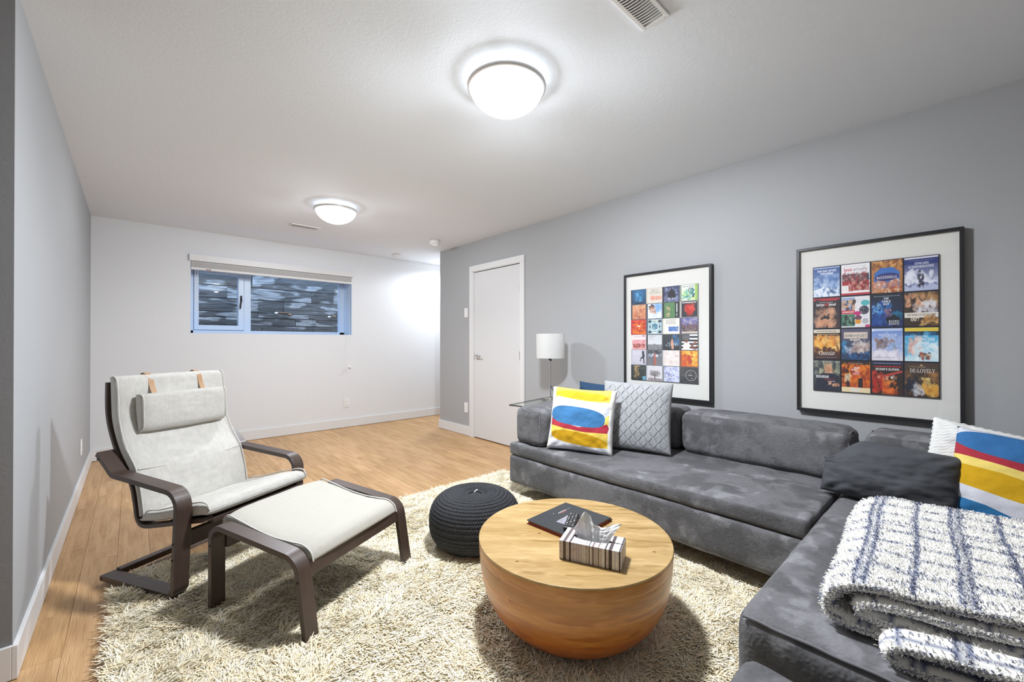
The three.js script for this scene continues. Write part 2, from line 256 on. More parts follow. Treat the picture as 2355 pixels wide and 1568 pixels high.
{
  const a = tileNoise(32, 51), b = tileNoise(64, 52), c = tileNoise(256, 53);
  const weather = dataTex(1024, 512, (u, v) => {
    const grain = c(u * 30, v * 120) - 0.5, streak = b(u * 7, v * 22), patch = a(u * 7 + 0.8 * streak, v * 9 + 0.6 * b(u * 11, v * 14)), wp = smooth(0.46, 0.60, patch * 0.62 + b(u * 16, v * 30) * 0.36);
    const dk = smooth(0.66, 0.80, b(u * 9 + 3.3, v * 26 + 7)); const s = 0.345 + 0.10 * grain + 0.08 * (streak - 0.5) + wp * (0.26 + 0.12 * grain) - dk * 0.10;
    return [s * 0.98, s, s * 1.02];
  });
  const wb = dataTex(1024, 512, (u, v) => 0.5 * c(u * 14, v * 200) + 0.5 * b(u * 6, v * 40), false);
  const mats = [[1, 1, 1], [0.8, 0.8, 0.8], [1.1, 1.1, 1.1]].map((k) => std({ map: weather, color: new THREE.Color().setRGB(...k), roughness: 0.95, bumpMap: wb, bumpScale: 0.006 }));
  const t = structGroup('wall_outside'); const r = rng(9);
  const ys = [0.55, 0.73, 0.90, 1.07, 1.24, 1.40, 1.505, 1.58, 1.76, 1.93, 2.11, 2.29, 2.46, 2.62];
  for (let i = 0; i < ys.length - 1; i++) {
    let x = -1.2 - r() * 0.8; while (x < 4.2) { const l = 2.2 + r() * 1.4, g = new RoundedBoxGeometry(l - 0.004, ys[i + 1] - ys[i] - 0.006, 0.1, 2, 0.006), o = r() * 5, q = r(); boxUV(g); const p = g.attributes.uv; for (let k = 0; k < p.count; k++) p.setXY(k, p.getX(k) / 2.0 + o, p.getY(k) / 0.75 + q * 7); const m = part('timber', g, mats[Math.floor(r() * 3)], t); m.position.set(x + l / 2, (ys[i] + ys[i + 1]) / 2, -6.83 + (r() - 0.5) * 0.005); m.rotation.x = (r() - 0.5) * 0.008; x += l; }
  }
  struct('soil_outside', bx(-2.5, 5.5, 0.2, 2.55, -7.3, -6.89), std({ color: new THREE.Color().setRGB(0.04, 0.035, 0.03), roughness: 1 }));
  struct('ground_outside', bx(-2, 5, 0.45, 0.55, -6.9, -6.2), std({ color: new THREE.Color().setRGB(0.2, 0.19, 0.18), roughness: 1 }));
  // two rusty tie rods in the timber
  const rust = std({ color: new THREE.Color().setRGB(0.33, 0.19, 0.11), roughness: 0.6, metalness: 0.4 }), galv = std({ color: new THREE.Color().setRGB(0.8, 0.8, 0.82), roughness: 0.3, metalness: 0.7 });
  for (const [x, y, long] of [[1.54, 1.587, 1], [2.26, 1.57, 0]]) {
    const g = thing('tie_rod', long ? 'bent rusty tie rod with bright cap, in the middle of the timber wall outside' : 'short rusty tie rod at the right edge of the window pane, on the timber wall', 'tie rod', [x, y, -6.78]);
    const pts = long ? [[0, 0, 0.005], [0.03, 0.012, 0.03], [0.08, 0.006, 0.035], [0.13, 0.012, 0.03], [0.175, -0.012, 0.015]] : [[0, 0, 0.0], [0.03, -0.008, 0.025], [0.07, 0.006, 0.03], [0.10, 0.002, 0.01]];
    part('rod', tube(pts, 0.007, 24, 8), rust, g); const cap = (q, m, R) => { const s = new THREE.SphereGeometry(R, 16, 10); s.scale(1.2, 0.85, 0.7); part('cap', place(s, ...q), m, g); };
    cap(long ? [0.0, 0.0, 0.02] : [0.02, -0.01, 0.02], galv, 0.022); cap(pts[pts.length - 1], rust, 0.021);
  }
}
// ---------- blind ----------
{
  const bl = thing('window_blind', 'white horizontal slat blind raised to the top of the small window', 'blind', [0, 0, 0]);
  const slat = std({ color: new THREE.Color().setRGB(0.76, 0.755, 0.74), roughness: 0.55 });
  part('valance', bx(0.455, 2.262, 2.062, 2.135, ZB, ZB + 0.032, 0.003), M.trim, bl);
  part('headrail', bx(0.475, 2.238, 2.03, 2.071, ZB - 0.06, ZB - 0.004), M.trim, bl);
  const r = rng(4); for (let i = 0; i < 11; i++) { const y = 1.995 + i * 0.0055; const m = part('slat', bx(0.474, 2.24, 0, 0.0032, -0.025, 0.025, 0.001), slat, bl); m.position.set((r() - 0.5) * 0.002, y, ZB - 0.012 + (r() - 0.5) * 0.003); }
  part('bottom_rail', bx(0.473, 2.241, 1.968, 1.993, ZB - 0.038, ZB + 0.014, 0.003), slat, bl);
  part('tag', bx(0.605, 0.652, 1.972, 1.980, ZB + 0.0137, ZB + 0.0152), std({ color: css('#7a2a30'), roughness: 0.6 }), bl, 'small dark red tag');
  const cordM = std({ color: new THREE.Color().setRGB(0.8, 0.8, 0.78), roughness: 0.7 });
  for (const [x, y] of [[0.512, 1.66], [0.532, 1.55]]) { part('cord', place(cyl(0.0016, 0.0016, 1.97 - y, 6), x, (1.97 + y) / 2, ZB - 0.01), cordM, bl); part('tassel', place(cyl(0.007, 0.004, 0.035, 12), x, y - 0.015, ZB - 0.01), M.plastic, bl); }
  part('cord', tube([[2.215, 2.0, ZB - 0.012], [2.214, 1.5, ZB - 0.006], [2.207, 1.2, ZB + 0.012], [2.203, 0.86, ZB + 0.013]], 0.002, 30, 6), cordM, bl);
  part('tassel', [place(cyl(0.016, 0.008, 0.03, 12), 2.203, 0.835, ZB + 0.02), place(new THREE.SphereGeometry(0.011, 10, 8), 2.215, 0.82, ZB + 0.018)], M.plastic, bl);
}
// ---------- switches and outlets ----------
function plate(name, label, cat, p, turn, w, h, inner) {
  const t = thing(name, label, cat, p, turn); part('cover_plate', place(new RoundedBoxGeometry(w, h, 0.007, 2, 0.003), 0, 0, 0.0035), M.plastic, t); inner(t); return t;
}
const rocker = (t) => { part('rocker', place(new RoundedBoxGeometry(0.032, 0.066, 0.006, 2, 0.002), 0, 0, 0.008), M.plastic, t); };
const sockets = (t) => { for (const y of [0.02, -0.02]) { const f = part('socket', place(new RoundedBoxGeometry(0.032, 0.028, 0.004, 2, 0.002), 0, y, 0.0075), M.plastic, t); part('slots', [bx(-0.008, -0.006, y - 0.004, y + 0.006, 0.009, 0.0097), bx(0.006, 0.008, y - 0.004, y + 0.006, 0.009, 0.0097)], M.dark, f); } };
plate('light_switch', 'white light switch on the grey wall left of the white door', 'switch', [XR, 1.533, -4.257], -Math.PI / 2, 0.07, 0.118, rocker);
plate('wall_outlet', 'white wall outlet low on the grey wall left of the white door', 'outlet', [XR, 0.345, -4.257], -Math.PI / 2, 0.07, 0.125, sockets);
plate('wall_outlet', 'white wall outlet low on the white back wall below the window', 'outlet', [2.175, 0.336, ZB], 0, 0.07, 0.122, sockets);
plate('wall_outlet', 'white wall outlet on the left grey wall, seen almost edge-on behind the armchair', 'outlet', [XL, 0.328, -4.76], Math.PI / 2, 0.07, 0.122, sockets);

// ---------- ceiling lamps ----------
function ceilingLamp(x, z, power, spots, label) {
  const t = thing('ceiling_lamp', label, 'ceiling lamp', [x, H, z]);
  part('pan', lathe([[0.0005, -0.0005], [0.055, -0.0005], [0.055, -0.008], [0.0005, -0.008]], 48), M.plastic, t);
  for (let k = 0; k < 3; k++) { const a = k * 2.094 + 0.4; part('post', place(cyl(0.003, 0.003, 0.036, 8), 0.05 * Math.cos(a), -0.026, 0.05 * Math.sin(a)), M.plastic, t); }
  part('reflector', lathe([[0.0005, -0.043], [0.167, -0.043], [0.167, -0.046], [0.0005, -0.046]], 64), M.plastic, t);
  part('bulb', place(new THREE.SphereGeometry(0.011, 16, 12), 0, -0.024, 0), std({ color: 0xffffff, emissive: 0xffffff, emissiveIntensity: 0.7 }), t);
  const up = new THREE.PointLight(new THREE.Color().setRGB(...LAMP_COLOR), 0.17 * power, 0, 2); up.position.set(0, -0.024, 0); up.shadow.radius = 0.5; up.castShadow = true; up.shadow.bias = -0.0005; t.add(up);
  part('trim_ring', lathe([[0.168, -0.036], [0.184, -0.036], [0.1855, -0.040], [0.1855, -0.047], [0.182, -0.051], [0.172, -0.055], [0.166, -0.050], [0.166, -0.038], [0.168, -0.036]], 96), std({ color: new THREE.Color().setRGB(0.72, 0.72, 0.72), roughness: 0.3, metalness: 0.35 }), t);
  const prof = []; for (let i = 0; i <= 24; i++) { const a = i / 24 * Math.PI / 2; prof.push([0.001 + 0.171 * Math.sin(a), -0.050 - 0.112 * Math.pow(Math.cos(a), 1.15)]); }
  part('glass_bowl', lathe(prof, 96), std({ color: new THREE.Color().setRGB(0.9, 0.9, 0.9), roughness: 0.35, emissive: 0xffffff, emissiveIntensity: 0.66 }), t);
  const glow = new THREE.Color().setRGB(...LAMP_COLOR);
  // the bowl throws light down, sideways and a little above the horizontal: wide spots leaning outwards
  const n = spots, tilt = n > 1 ? LAMP_TILT : 0;
  for (let k = 0; k < n; k++) { const a = (k + 0.5) / n * Math.PI * 2; const l = new THREE.SpotLight(glow, LAMP_DOWN * power / n, 0, 1.565, n > 1 ? 0.34 : 0.2, 2); l.position.set(0, -0.125, 0); l.target.position.set(2 * Math.sin(tilt) * Math.cos(a), -0.125 - 2 * Math.cos(tilt), 2 * Math.sin(tilt) * Math.sin(a)); l.shadow.radius = 4.5; l.castShadow = true; l.shadow.mapSize.set(2048, 2048); l.shadow.bias = -0.0005; t.add(l, l.target); }
  const q = new THREE.PointLight(glow, LAMP_ROUND * power, 0, 2); q.position.set(0, -0.142, 0); q.shadow.radius = 2.0; q.castShadow = true; q.shadow.mapSize.set(1024, 1024); q.shadow.bias = -0.0005; t.add(q);
  return t;
}
ceilingLamp(1.30, -1.465, 1.45, 4, 'white glass bowl ceiling lamp above the round coffee table, the nearer of two');
ceilingLamp(1.362, -3.87, 0.62, 4, 'white glass bowl ceiling lamp in front of the window wall, the farther of two');
ceilingLamp(3.75, -5.32, 0.36, 1, 'white glass bowl ceiling lamp in the corridor behind the grey wall');

// ---------- vents, smoke detectors ----------
function vent(x0, x1, z0, z1, label) {
  const t = thing('ceiling_vent', label, 'vent', [x0, H, z0]), w = x1 - x0, d = z1 - z0, b = 0.016;
  part('vent_frame', [bx(0, w, -0.008, -0.0005, 0, b, 0.002), bx(0, w, -0.008, -0.0005, d - b, d, 0.002), bx(0, b, -0.008, -0.0005, b, d - b, 0.001), bx(w - b, w, -0.008, -0.0005, b, d - b, 0.001)], M.plastic, t);
  part('duct', bx(b, w - b, -0.002, -0.0006, b, d - b), std({ color: new THREE.Color().setRGB(0.42, 0.42, 0.42), roughness: 0.9 }), t);
  const n = Math.floor((w - 2 * b) / 0.0135); for (let i = 0; i < n; i++) { const g = new THREE.BoxGeometry(0.0105, 0.0014, d - 2 * b, 1, 1, 6); deform(g, (v) => { v.y -= 0.004 * (1 - Math.pow(v.z / (d / 2), 2)); }); g.rotateZ(0.42); g.computeVertexNormals(); const m = part('louver', g, M.plastic, t); m.position.set(b + 0.008 + i * 0.0135, -0.005, d / 2); }
}
vent(1.17, 1.498, -0.868, -0.758, 'white slatted ceiling vent at the top edge of the picture');
vent(1.215, 1.50, -4.835, -4.725, 'white slatted ceiling vent near the window wall, behind the far lamp');
for (const [x, z, R, h, l] of [[2.715, -4.378, 0.062, 0.05, 'round white smoke detector on the ceiling, nearer to the grey wall corner'], [2.746, -5.433, 0.056, 0.038, 'small round white detector on the ceiling close to the back wall']]) {
  const t = thing('smoke_detector', l, 'smoke detector', [x, H, z]);
  part('base_ring', lathe([[0, -0.0005], [R * 1.08, -0.0005], [R * 1.08, -0.01], [R * 0.95, -0.013], [0, -0.013]], 40), M.plastic, t);
  part('housing', lathe([[0.001, -h], [R * 0.6, -h], [R * 0.9, -h + 0.004], [R, -h + 0.012], [R, -0.018], [R * 0.92, -0.012]], 40), M.plastic, t);
}

// ---------- materials for furniture ----------
const linen = (() => { const a = tileNoise(128, 61), b = tileNoise(32, 62); const t = dataTex(512, 512, (u, v) => { const w = 0.5 + 0.25 * Math.sin(u * 6.2832 * 96) * (0.5 + a(u * 128, v * 16)) * 0.5 + 0.25 * Math.sin(v * 6.2832 * 96) * (0.5 + a(u * 16 + 9, v * 128)) * 0.5; return w; }, false); const c = dataTex(512, 512, (u, v) => { const s = 0.765 + 0.05 * (a(u * 128, v * 20) - 0.5) + 0.03 * (b(u * 32, v * 32) - 0.5); return [s, s * 0.988, s * 0.955]; }); return { t, c }; })();
const linenM = std({ map: rep(linen.c, 2.2), bumpMap: rep(linen.t, 2.2), bumpScale: 0.0012, roughness: 0.92 });
const darkWoodTex = (() => { const c = tileNoise(128, 71), b = tileNoise(32, 72); return dataTex(256, 1024, (u, v) => { const t = 0.5 * (c(u * 96, v * 16) - 0.5) + 0.5 * (b(u * 24, v * 4) - 0.5); const s = 0.255 + 0.07 * t; return [s * 1.05, s * 0.83, s * 0.715]; }); })();
const darkWood = phys({ map: rep(darkWoodTex, 8, 1.4), roughness: 0.42, clearcoat: 0.25, clearcoatRoughness: 0.35 });
const pipingM = std({ color: new THREE.Color().setRGB(0.58, 0.57, 0.53), roughness: 0.9 });

// ---------- bentwood armchair ----------
{
  const t = thing('armchair', 'bentwood armchair with dark brown arms and white cushion by the left wall', 'armchair', [-0.1085, 0, -2.7975], THREE.MathUtils.degToRad(28));
  const side = fillet([[-0.012, 0.030], [0.503, 0.042, 0.042], [0.529, 0.493, 0.072], [0.068, 0.529, 0.05], [-0.045, 0.620]], 12);
  part('arm_frame', bentStrip(side, 0.023, 0, 0.065), darkWood, t);
  part('arm_frame', bentStrip(side, 0.023, 0.62, 0.685), darkWood, t);
  const back = curve2([[-0.102, 0.956], [-0.104, 0.87], [-0.099, 0.80], [-0.078, 0.725], [-0.023, 0.615], [0.045, 0.53], [0.096, 0.455], [0.119, 0.376], [0.132, 0.318], [0.155, 0.288], [0.20, 0.281], [0.30, 0.300], [0.42, 0.327], [0.60, 0.366]], 90);
  part('seat_frame', bentStrip(back, 0.018, 0.066, 0.112), darkWood, t);
  part('seat_frame', bentStrip(back, 0.018, 0.573, 0.619), darkWood, t);
  part('crossbar', bx(0.065, 0.62, 0.020, 0.050, -0.012, 0.028, 0.004), darkWood, t);
  part('crossbar', bx(0.065, 0.62, 0.232, 0.305, 0.478, 0.502, 0.005), darkWood, t);
  for (const [y, z] of [[0.90, -0.108], [0.60, -0.03]]) part('back_slat', bx(0.11, 0.575, y - 0.03, y + 0.03, z - 0.008, z + 0.008, 0.004), darkWood, t);
  for (const z of [0.40, 0.58]) part('seat_slat', bx(0.11, 0.575, 0.30 + (z - 0.4) * 0.22, 0.325 + (z - 0.4) * 0.22, z - 0.025, z + 0.025, 0.005), darkWood, t);
  const web = std({ color: new THREE.Color().setRGB(0.03, 0.028, 0.026), roughness: 0.9 });
  part('seat_strap', [bx(0.10, 0.585, 0.315, 0.319, 0.33, 0.39), bx(0.10, 0.585, 0.345, 0.349, 0.45, 0.55)], web, t);
  // screws on the outer edge of the frames
  for (const [u, v] of [[0.512, 0.275], [0.507, 0.205], [-0.03, 0.597], [0.0, 0.03]]) { const g = cyl(0.005, 0.005, 0.003, 12); g.rotateZ(Math.PI / 2); part('screw', place(g, -0.0005, v, u), M.dark, t); }
  const bf = [[-0.068, 0.990], [-0.040, 0.972], [-0.027, 0.885], [-0.014, 0.755], [0.040, 0.635], [0.110, 0.545], [0.146, 0.45], [0.166, 0.36], [0.172, 0.325]];
  const bb = [[-0.092, 0.982], [-0.094, 0.955], [-0.093, 0.875], [-0.080, 0.760], [-0.022, 0.632], [0.062, 0.527], [0.111, 0.445], [0.133, 0.36], [0.140, 0.312]];
  const cb = part('back_cushion', padLoft(bf, bb, 0.072, 0.618, { puff: 0.012, wrinkle: 0.006, seed: 3, n: 70, m: 64, sag: 0.002 }), linenM, t);
  const sf = [[0.168, 0.318], [0.20, 0.349], [0.29, 0.368], [0.377, 0.392], [0.45, 0.412], [0.513, 0.427], [0.575, 0.440], [0.61, 0.436], [0.628, 0.412]];
  const sb = [[0.150, 0.292], [0.19, 0.292], [0.28, 0.306], [0.377, 0.329], [0.45, 0.345], [0.513, 0.358], [0.575, 0.372], [0.60, 0.376], [0.622, 0.388]];
  part('seat_cushion', padLoft(sf, sb, 0.072, 0.622, { puff: 0.006, wrinkle: 0.006, seed: 8, n: 60, m: 64, sag: 0.012 }), linenM, t);
  const pip = (pts, r = 0.0035) => part('piping', tube(pts, r, 70, 6), pipingM, t);
  for (const s of [0.078, 0.612]) { pip(bf.map(([u, v]) => [s, v + 0.001, u + 0.002])); pip(sf.map(([u, v]) => [s, v + 0.001, u + 0.001])); }
  const seam = []; for (let i = 0; i <= 20; i++) { const s = lerp(0.085, 0.605, i / 20), e = 1 - Math.pow(i / 10 - 1, 2); seam.push([s, 0.540 - 0.012 * e, 0.116 + 0.011 * Math.sqrt(e)]); } pip(seam, 0.0024);
  // head cushion held by two leather straps
  const hp = new THREE.Group();
  const hg = padLoft([[0.018, 0.896], [0.045, 0.88], [0.052, 0.80], [0.050, 0.73], [0.028, 0.702]], [[-0.008, 0.890], [-0.018, 0.87], [-0.012, 0.80], [0.004, 0.73], [0.012, 0.706]], 0.138, 0.572, { puff: 0.014, wrinkle: 0.004, seed: 15, n: 36, m: 56, sq: 6 });
  const head = part('head_cushion', hg, linenM, t);
  for (const s of [0.144, 0.566]) part('piping', tube([[s, 0.896, 0.012], [s, 0.884, 0.045], [s, 0.80, 0.055], [s, 0.73, 0.052], [s, 0.703, 0.026]], 0.0035, 40, 6), pipingM, head);
  const leather = std({ color: new THREE.Color().setRGB(0.42, 0.25, 0.13), roughness: 0.55 });
  for (const s of [0.205, 0.452]) part('strap', bentStrip(curve2([[-0.104, 0.92], [-0.102, 0.965], [-0.086, 0.993], [-0.058, 0.996], [-0.030, 0.972], [-0.016, 0.93], [0.004, 0.893]], 40), 0.003, s, s + 0.026, 0.0008), leather, t, 'tan leather strap');
}
// ---------- footstool ----------
{
  const t = thing('footstool', 'low bentwood footstool with white cushion in front of the armchair', 'footstool', [0.2374, 0, -2.1723], THREE.MathUtils.degToRad(26));
  const side = fillet([[0.011, 0.004], [0.010, 0.386, 0.055], [0.498, 0.329, 0.075], [0.552, 0.004]], 12);
  part('side_frame', bentStrip(side, 0.022, 0, 0.06), darkWood, t);
  part('side_frame', bentStrip(side, 0.022, 0.60, 0.66), darkWood, t);
  const bar = (u, v0, v1, tilt) => { const g = bx(0.06, 0.60, -(v1 - v0) / 2, (v1 - v0) / 2, -0.011, 0.011, 0.004); g.rotateX(tilt); return part('crossbar', place(g, 0, (v0 + v1) / 2, u), darkWood, t); };
  bar(0.503, 0.245, 0.312, -0.12); bar(0.022, 0.27, 0.335, 0);
  part('sling', (() => { const g = bentStrip(curve2([[0.02, 0.335], [0.15, 0.315], [0.3, 0.298], [0.42, 0.298], [0.5, 0.305]], 30), 0.004, 0.07, 0.59, 0.001); return g; })(), std({ color: new THREE.Color().setRGB(0.06, 0.05, 0.045), roughness: 0.9 }), t);
  const top = [[-0.008, 0.380], [0.018, 0.404], [0.09, 0.393], [0.19, 0.372], [0.30, 0.356], [0.40, 0.353], [0.462, 0.352], [0.502, 0.332], [0.516, 0.298]];
  const bot = [[-0.004, 0.360], [0.026, 0.352], [0.09, 0.346], [0.19, 0.328], [0.30, 0.314], [0.40, 0.312], [0.455, 0.314], [0.485, 0.306], [0.498, 0.290]];
  part('cushion', padLoft(top, bot, 0.064, 0.596, { puff: 0.010, wrinkle: 0.004, seed: 23, n: 60, m: 60 }), (() => {
    // two small tan stains on the cover
    const tex = canvasTex(1024, 1024, (c, w, h) => { const r = rng(5); c.fillStyle = '#b7b4aa'; c.fillRect(0, 0, w, h); for (let i = 0; i < 60000; i++) { const s = 170 + Math.floor(r() * 26); c.fillStyle = `rgba(${s},${s - 2},${s - 9},0.35)`; c.fillRect(r() * w, r() * h, 1 + r() * 6, 1); } const st = (x, y, a, b, al) => { for (let i = 0; i < 60; i++) { c.fillStyle = `rgba(176,146,96,${al * r()})`; c.beginPath(); c.ellipse(x + (r() - 0.5) * a, y + (r() - 0.5) * b, 2 + r() * 5, 1 + r() * 3, 0, 0, 7); c.fill(); } }; st(250, 610, 60, 12, 0.12); st(430, 300, 14, 10, 0.1); });
    tex.wrapS = tex.wrapT = THREE.RepeatWrapping; return std({ map: tex, bumpMap: rep(linen.t, 2.2), bumpScale: 0.0012, roughness: 0.92 });
  })(), t);
  for (const s of [0.070, 0.590]) part('piping', tube(top.map(([u, v]) => [s, v, u + 0.001]), 0.0034, 60, 6), pipingM, t);
  for (const [u, v] of [[0.012, 0.30], [0.512, 0.25]]) { const g = cyl(0.005, 0.005, 0.003, 12); g.rotateZ(Math.PI / 2); part('screw', place(g, -0.0005, v, u), M.dark, t); }
}
// ---------- grey suede sectional ----------
const suedeTex = (() => {
  const a = tileNoise(8, 81), b = tileNoise(32, 82), c = tileNoise(128, 83), d = tileNoise(16, 84), e = tileNoise(64, 87);
  const f = (x, y) => 0.44 * a(x * 8, y * 8) + 0.28 * d(x * 16, y * 16) + 0.17 * b(x * 32, y * 32) + 0.11 * e(x * 64, y * 64);
  return dataTex(1024, 1024, (u, v) => {
    const wx = 0.11 * (f(u + 0.3, v + 0.1) - 0.5), wy = 0.11 * (f(u + 0.7, v + 0.6) - 0.5);
    const p = f(u + wx, v + wy), q = f(u + 0.41 + 1.6 * wy, v + 0.23 - 1.2 * wx);
    const nap = smooth(0.36, 0.62, p), streak = smooth(0.55, 0.66, q) * smooth(0.3, 0.55, b(u * 14 * 2.2857, v * 32));
    const s = 0.335 + 0.085 * nap + 0.085 * streak + 0.030 * (c(u * 128, v * 128) - 0.5); return [s, s * 0.998, s * 1.02];
  });
})();
const suedeBump = (() => { const a = tileNoise(128, 85), b = tileNoise(16, 86); return dataTex(512, 512, (u, v) => 0.5 + 0.25 * (a(u * 128, v * 128) - 0.5) + 0.6 * (b(u * 16, v * 16) - 0.5), false); })();
const suedeMat = (r) => phys({ map: rep(suedeTex, r), bumpMap: rep(suedeBump, 1.2), bumpScale: 0.004, roughness: 0.95, sheen: 0.5, sheenRoughness: 0.55, sheenColor: new THREE.Color().setRGB(0.30, 0.30, 0.33) });
const suede = suedeMat(0.72), suedeB = suedeMat(0.85);
const suedePipe = std({ color: new THREE.Color().setRGB(0.17, 0.17, 0.18), roughness: 0.95 });
const mid = (g, x0, x1, y0, y1, z0, z1) => place(g, (x0 + x1) / 2, (y0 + y1) / 2, (z0 + z1) / 2);
const feet = (t, x0, x1, z0, z1, h) => { for (const x of [x0, x1]) for (const z of [z0, z1]) part('foot', place(new RoundedBoxGeometry(0.09, h, 0.09, 2, 0.008), x, h / 2 + 0.001, z), M.dark, t); };
{
  const t = thing('sofa', 'long grey suede sofa seat along the grey wall, left module', 'sofa');
  const x0 = 2.075, x1 = 3.06, z0 = -2.315, z1 = -0.452;
  part('seat_cushion', mid(softBox(x1 - x0, 0.088, z1 - z0, 0.020, { seg: 0.02, puff: 0.003, wrinkle: 0.003, freq: 5, seed: 2.2, extra: (v, ox, oy, oz) => { if (oy > 0) { v.y -= 0.010 * Math.exp(-Math.pow((oz + 0.0) / 0.3, 2)) * smooth(-0.5, 0.1, -ox); v.y += 0.007 * noise(ox * 9, oz * 5, 3) * (0.4 + smooth(-0.3, 0.2, noise(ox * 2, oz * 2, 8))); } } }), x0, x1, 0.329, 0.417, z0, z1), suede, t);
  part('base', mid(softBox(x1 - x0 - 0.002, 0.205, z1 - z0 - 0.002, 0.016, { seg: 0.03, puff: 0.004, wrinkle: 0.003, freq: 5, seed: 6.1 }), x0, x1, 0.125, 0.330, z0, z1), suedeB, t);
  feet(t, x0 + 0.26, x1 - 0.12, z0 + 0.30, z1 - 0.2, 0.13);
}
{
  const t = thing('sofa', 'grey suede sofa seat nearest the camera, holding the checked blanket', 'sofa');
  const x0 = 1.238, x1 = 3.06, z0 = -0.444, z1 = 0.56;
  const cush = part('seat_cushion', mid(softBox(x1 - x0, 0.29, z1 - z0, 0.045, { seg: 0.025, puff: 0.005, wrinkle: 0.004, freq: 4, seed: 12.4, extra: (v, ox, oy, oz) => { if (oy > 0 && ox > 0.25) v.y += 0.004 * noise(ox * 7, oz * 16, 3); } }), x0, x1, 0.125, 0.415, z0, z1), suede, t);
  const e = []; for (let i = 0; i <= 24; i++) { const z = lerp(z0 + 0.02, z1 - 0.02, i / 24); e.push([x0 + 0.010, 0.404 + 0.0015 * Math.sin(i * 2.1), z]); }
  part('seam', tube(e, 0.0042, 80, 6), suedePipe, t);
  const s2 = []; for (let i = 0; i <= 16; i++) { const z = lerp(z0 + 0.02, z1 - 0.02, i / 16); s2.push([2.17, 0.4158 + 0.0015 * Math.sin(i), z]); }
  part('seam', tube(s2, 0.002, 60, 6), suedePipe, t);
  feet(t, x0 + 0.2, x1 - 0.12, z0 + 0.15, z1 - 0.15, 0.13);
}
{
  const t = thing('ottoman', 'small grey suede ottoman at the bottom edge, in front of the sofa end', 'ottoman');
  part('seat_cushion', mid(softBox(0.66, 0.27, 0.72, 0.035, { seg: 0.025, puff: 0.006, wrinkle: 0.004, freq: 5, seed: 30 }), 0.478, 1.138, 0.115, 0.385, -0.380, 0.34), suede, t);
  feet(t, 0.56, 1.05, -0.3, 0.26, 0.12);
}
// four loose back bolsters
function bolster(label, L, D, Hh, p, turn, seed, pleat = true) {
  const t = thing('back_bolster', label, 'bolster', p, turn, 'loose back bolsters on the sofa');
  part('bolster_body', place(softBox(L, Hh, D, 0.045, { seg: 0.02, puff: 0.012, wrinkle: 0.006, freq: 6, seed, extra: (v, ox, oy, oz, nx, ny, nz) => { const e = Math.abs(ox) / (L / 2); if (e > 0.82) { const k = smooth(0.82, 1, e) * 0.0035 * Math.sin(oy * 190 + 3 * noise(oy * 12, oz * 3, seed)); v.z += k * Math.sign(oz || 1); v.x += k * 0.5; } } }), 0, Hh / 2, 0), suedeB, t);
  // seam loop around each end face
  for (const s of [-1, 1]) { const a = D / 2 - 0.02, b = Hh / 2 - 0.02, pts = []; for (let i = 0; i < 40; i++) { const q = i / 40 * Math.PI * 2, c = Math.cos(q), sn = Math.sin(q), f = (x) => Math.sign(x) * Math.pow(Math.abs(x), 0.32); pts.push([s * (L / 2 - 0.012 + 0.006 * Math.cos(q * 2) ** 2), Hh / 2 + b * 1.02 * f(sn) + 0.0035 * Math.sin(i * 2.3 + seed), a * 1.02 * f(c)]); } part('seam', tube(pts, 0.0034, 160, 6, true), suedePipe, t); }
  return t;
}
bolster('grey bolster across the far left end of the sofa, beside the glass table', 0.90, 0.265, 0.265, [2.565, 0.416, -2.155], 0, 1.7);
bolster('short part of a grey bolster showing behind the grey diamond cushion', 0.62, 0.26, 0.275, [2.90, 0.416, -1.66], Math.PI / 2, 4.9);
bolster('longest visible grey bolster in the middle, below the gap between the two pictures', 0.90, 0.26, 0.275, [2.885, 0.416, -0.872], Math.PI / 2, 8.8);
bolster('grey bolster under the large film picture, behind the dark grey cushion', 0.90, 0.26, 0.28, [2.90, 0.416, 0.09], Math.PI / 2, 12.3);

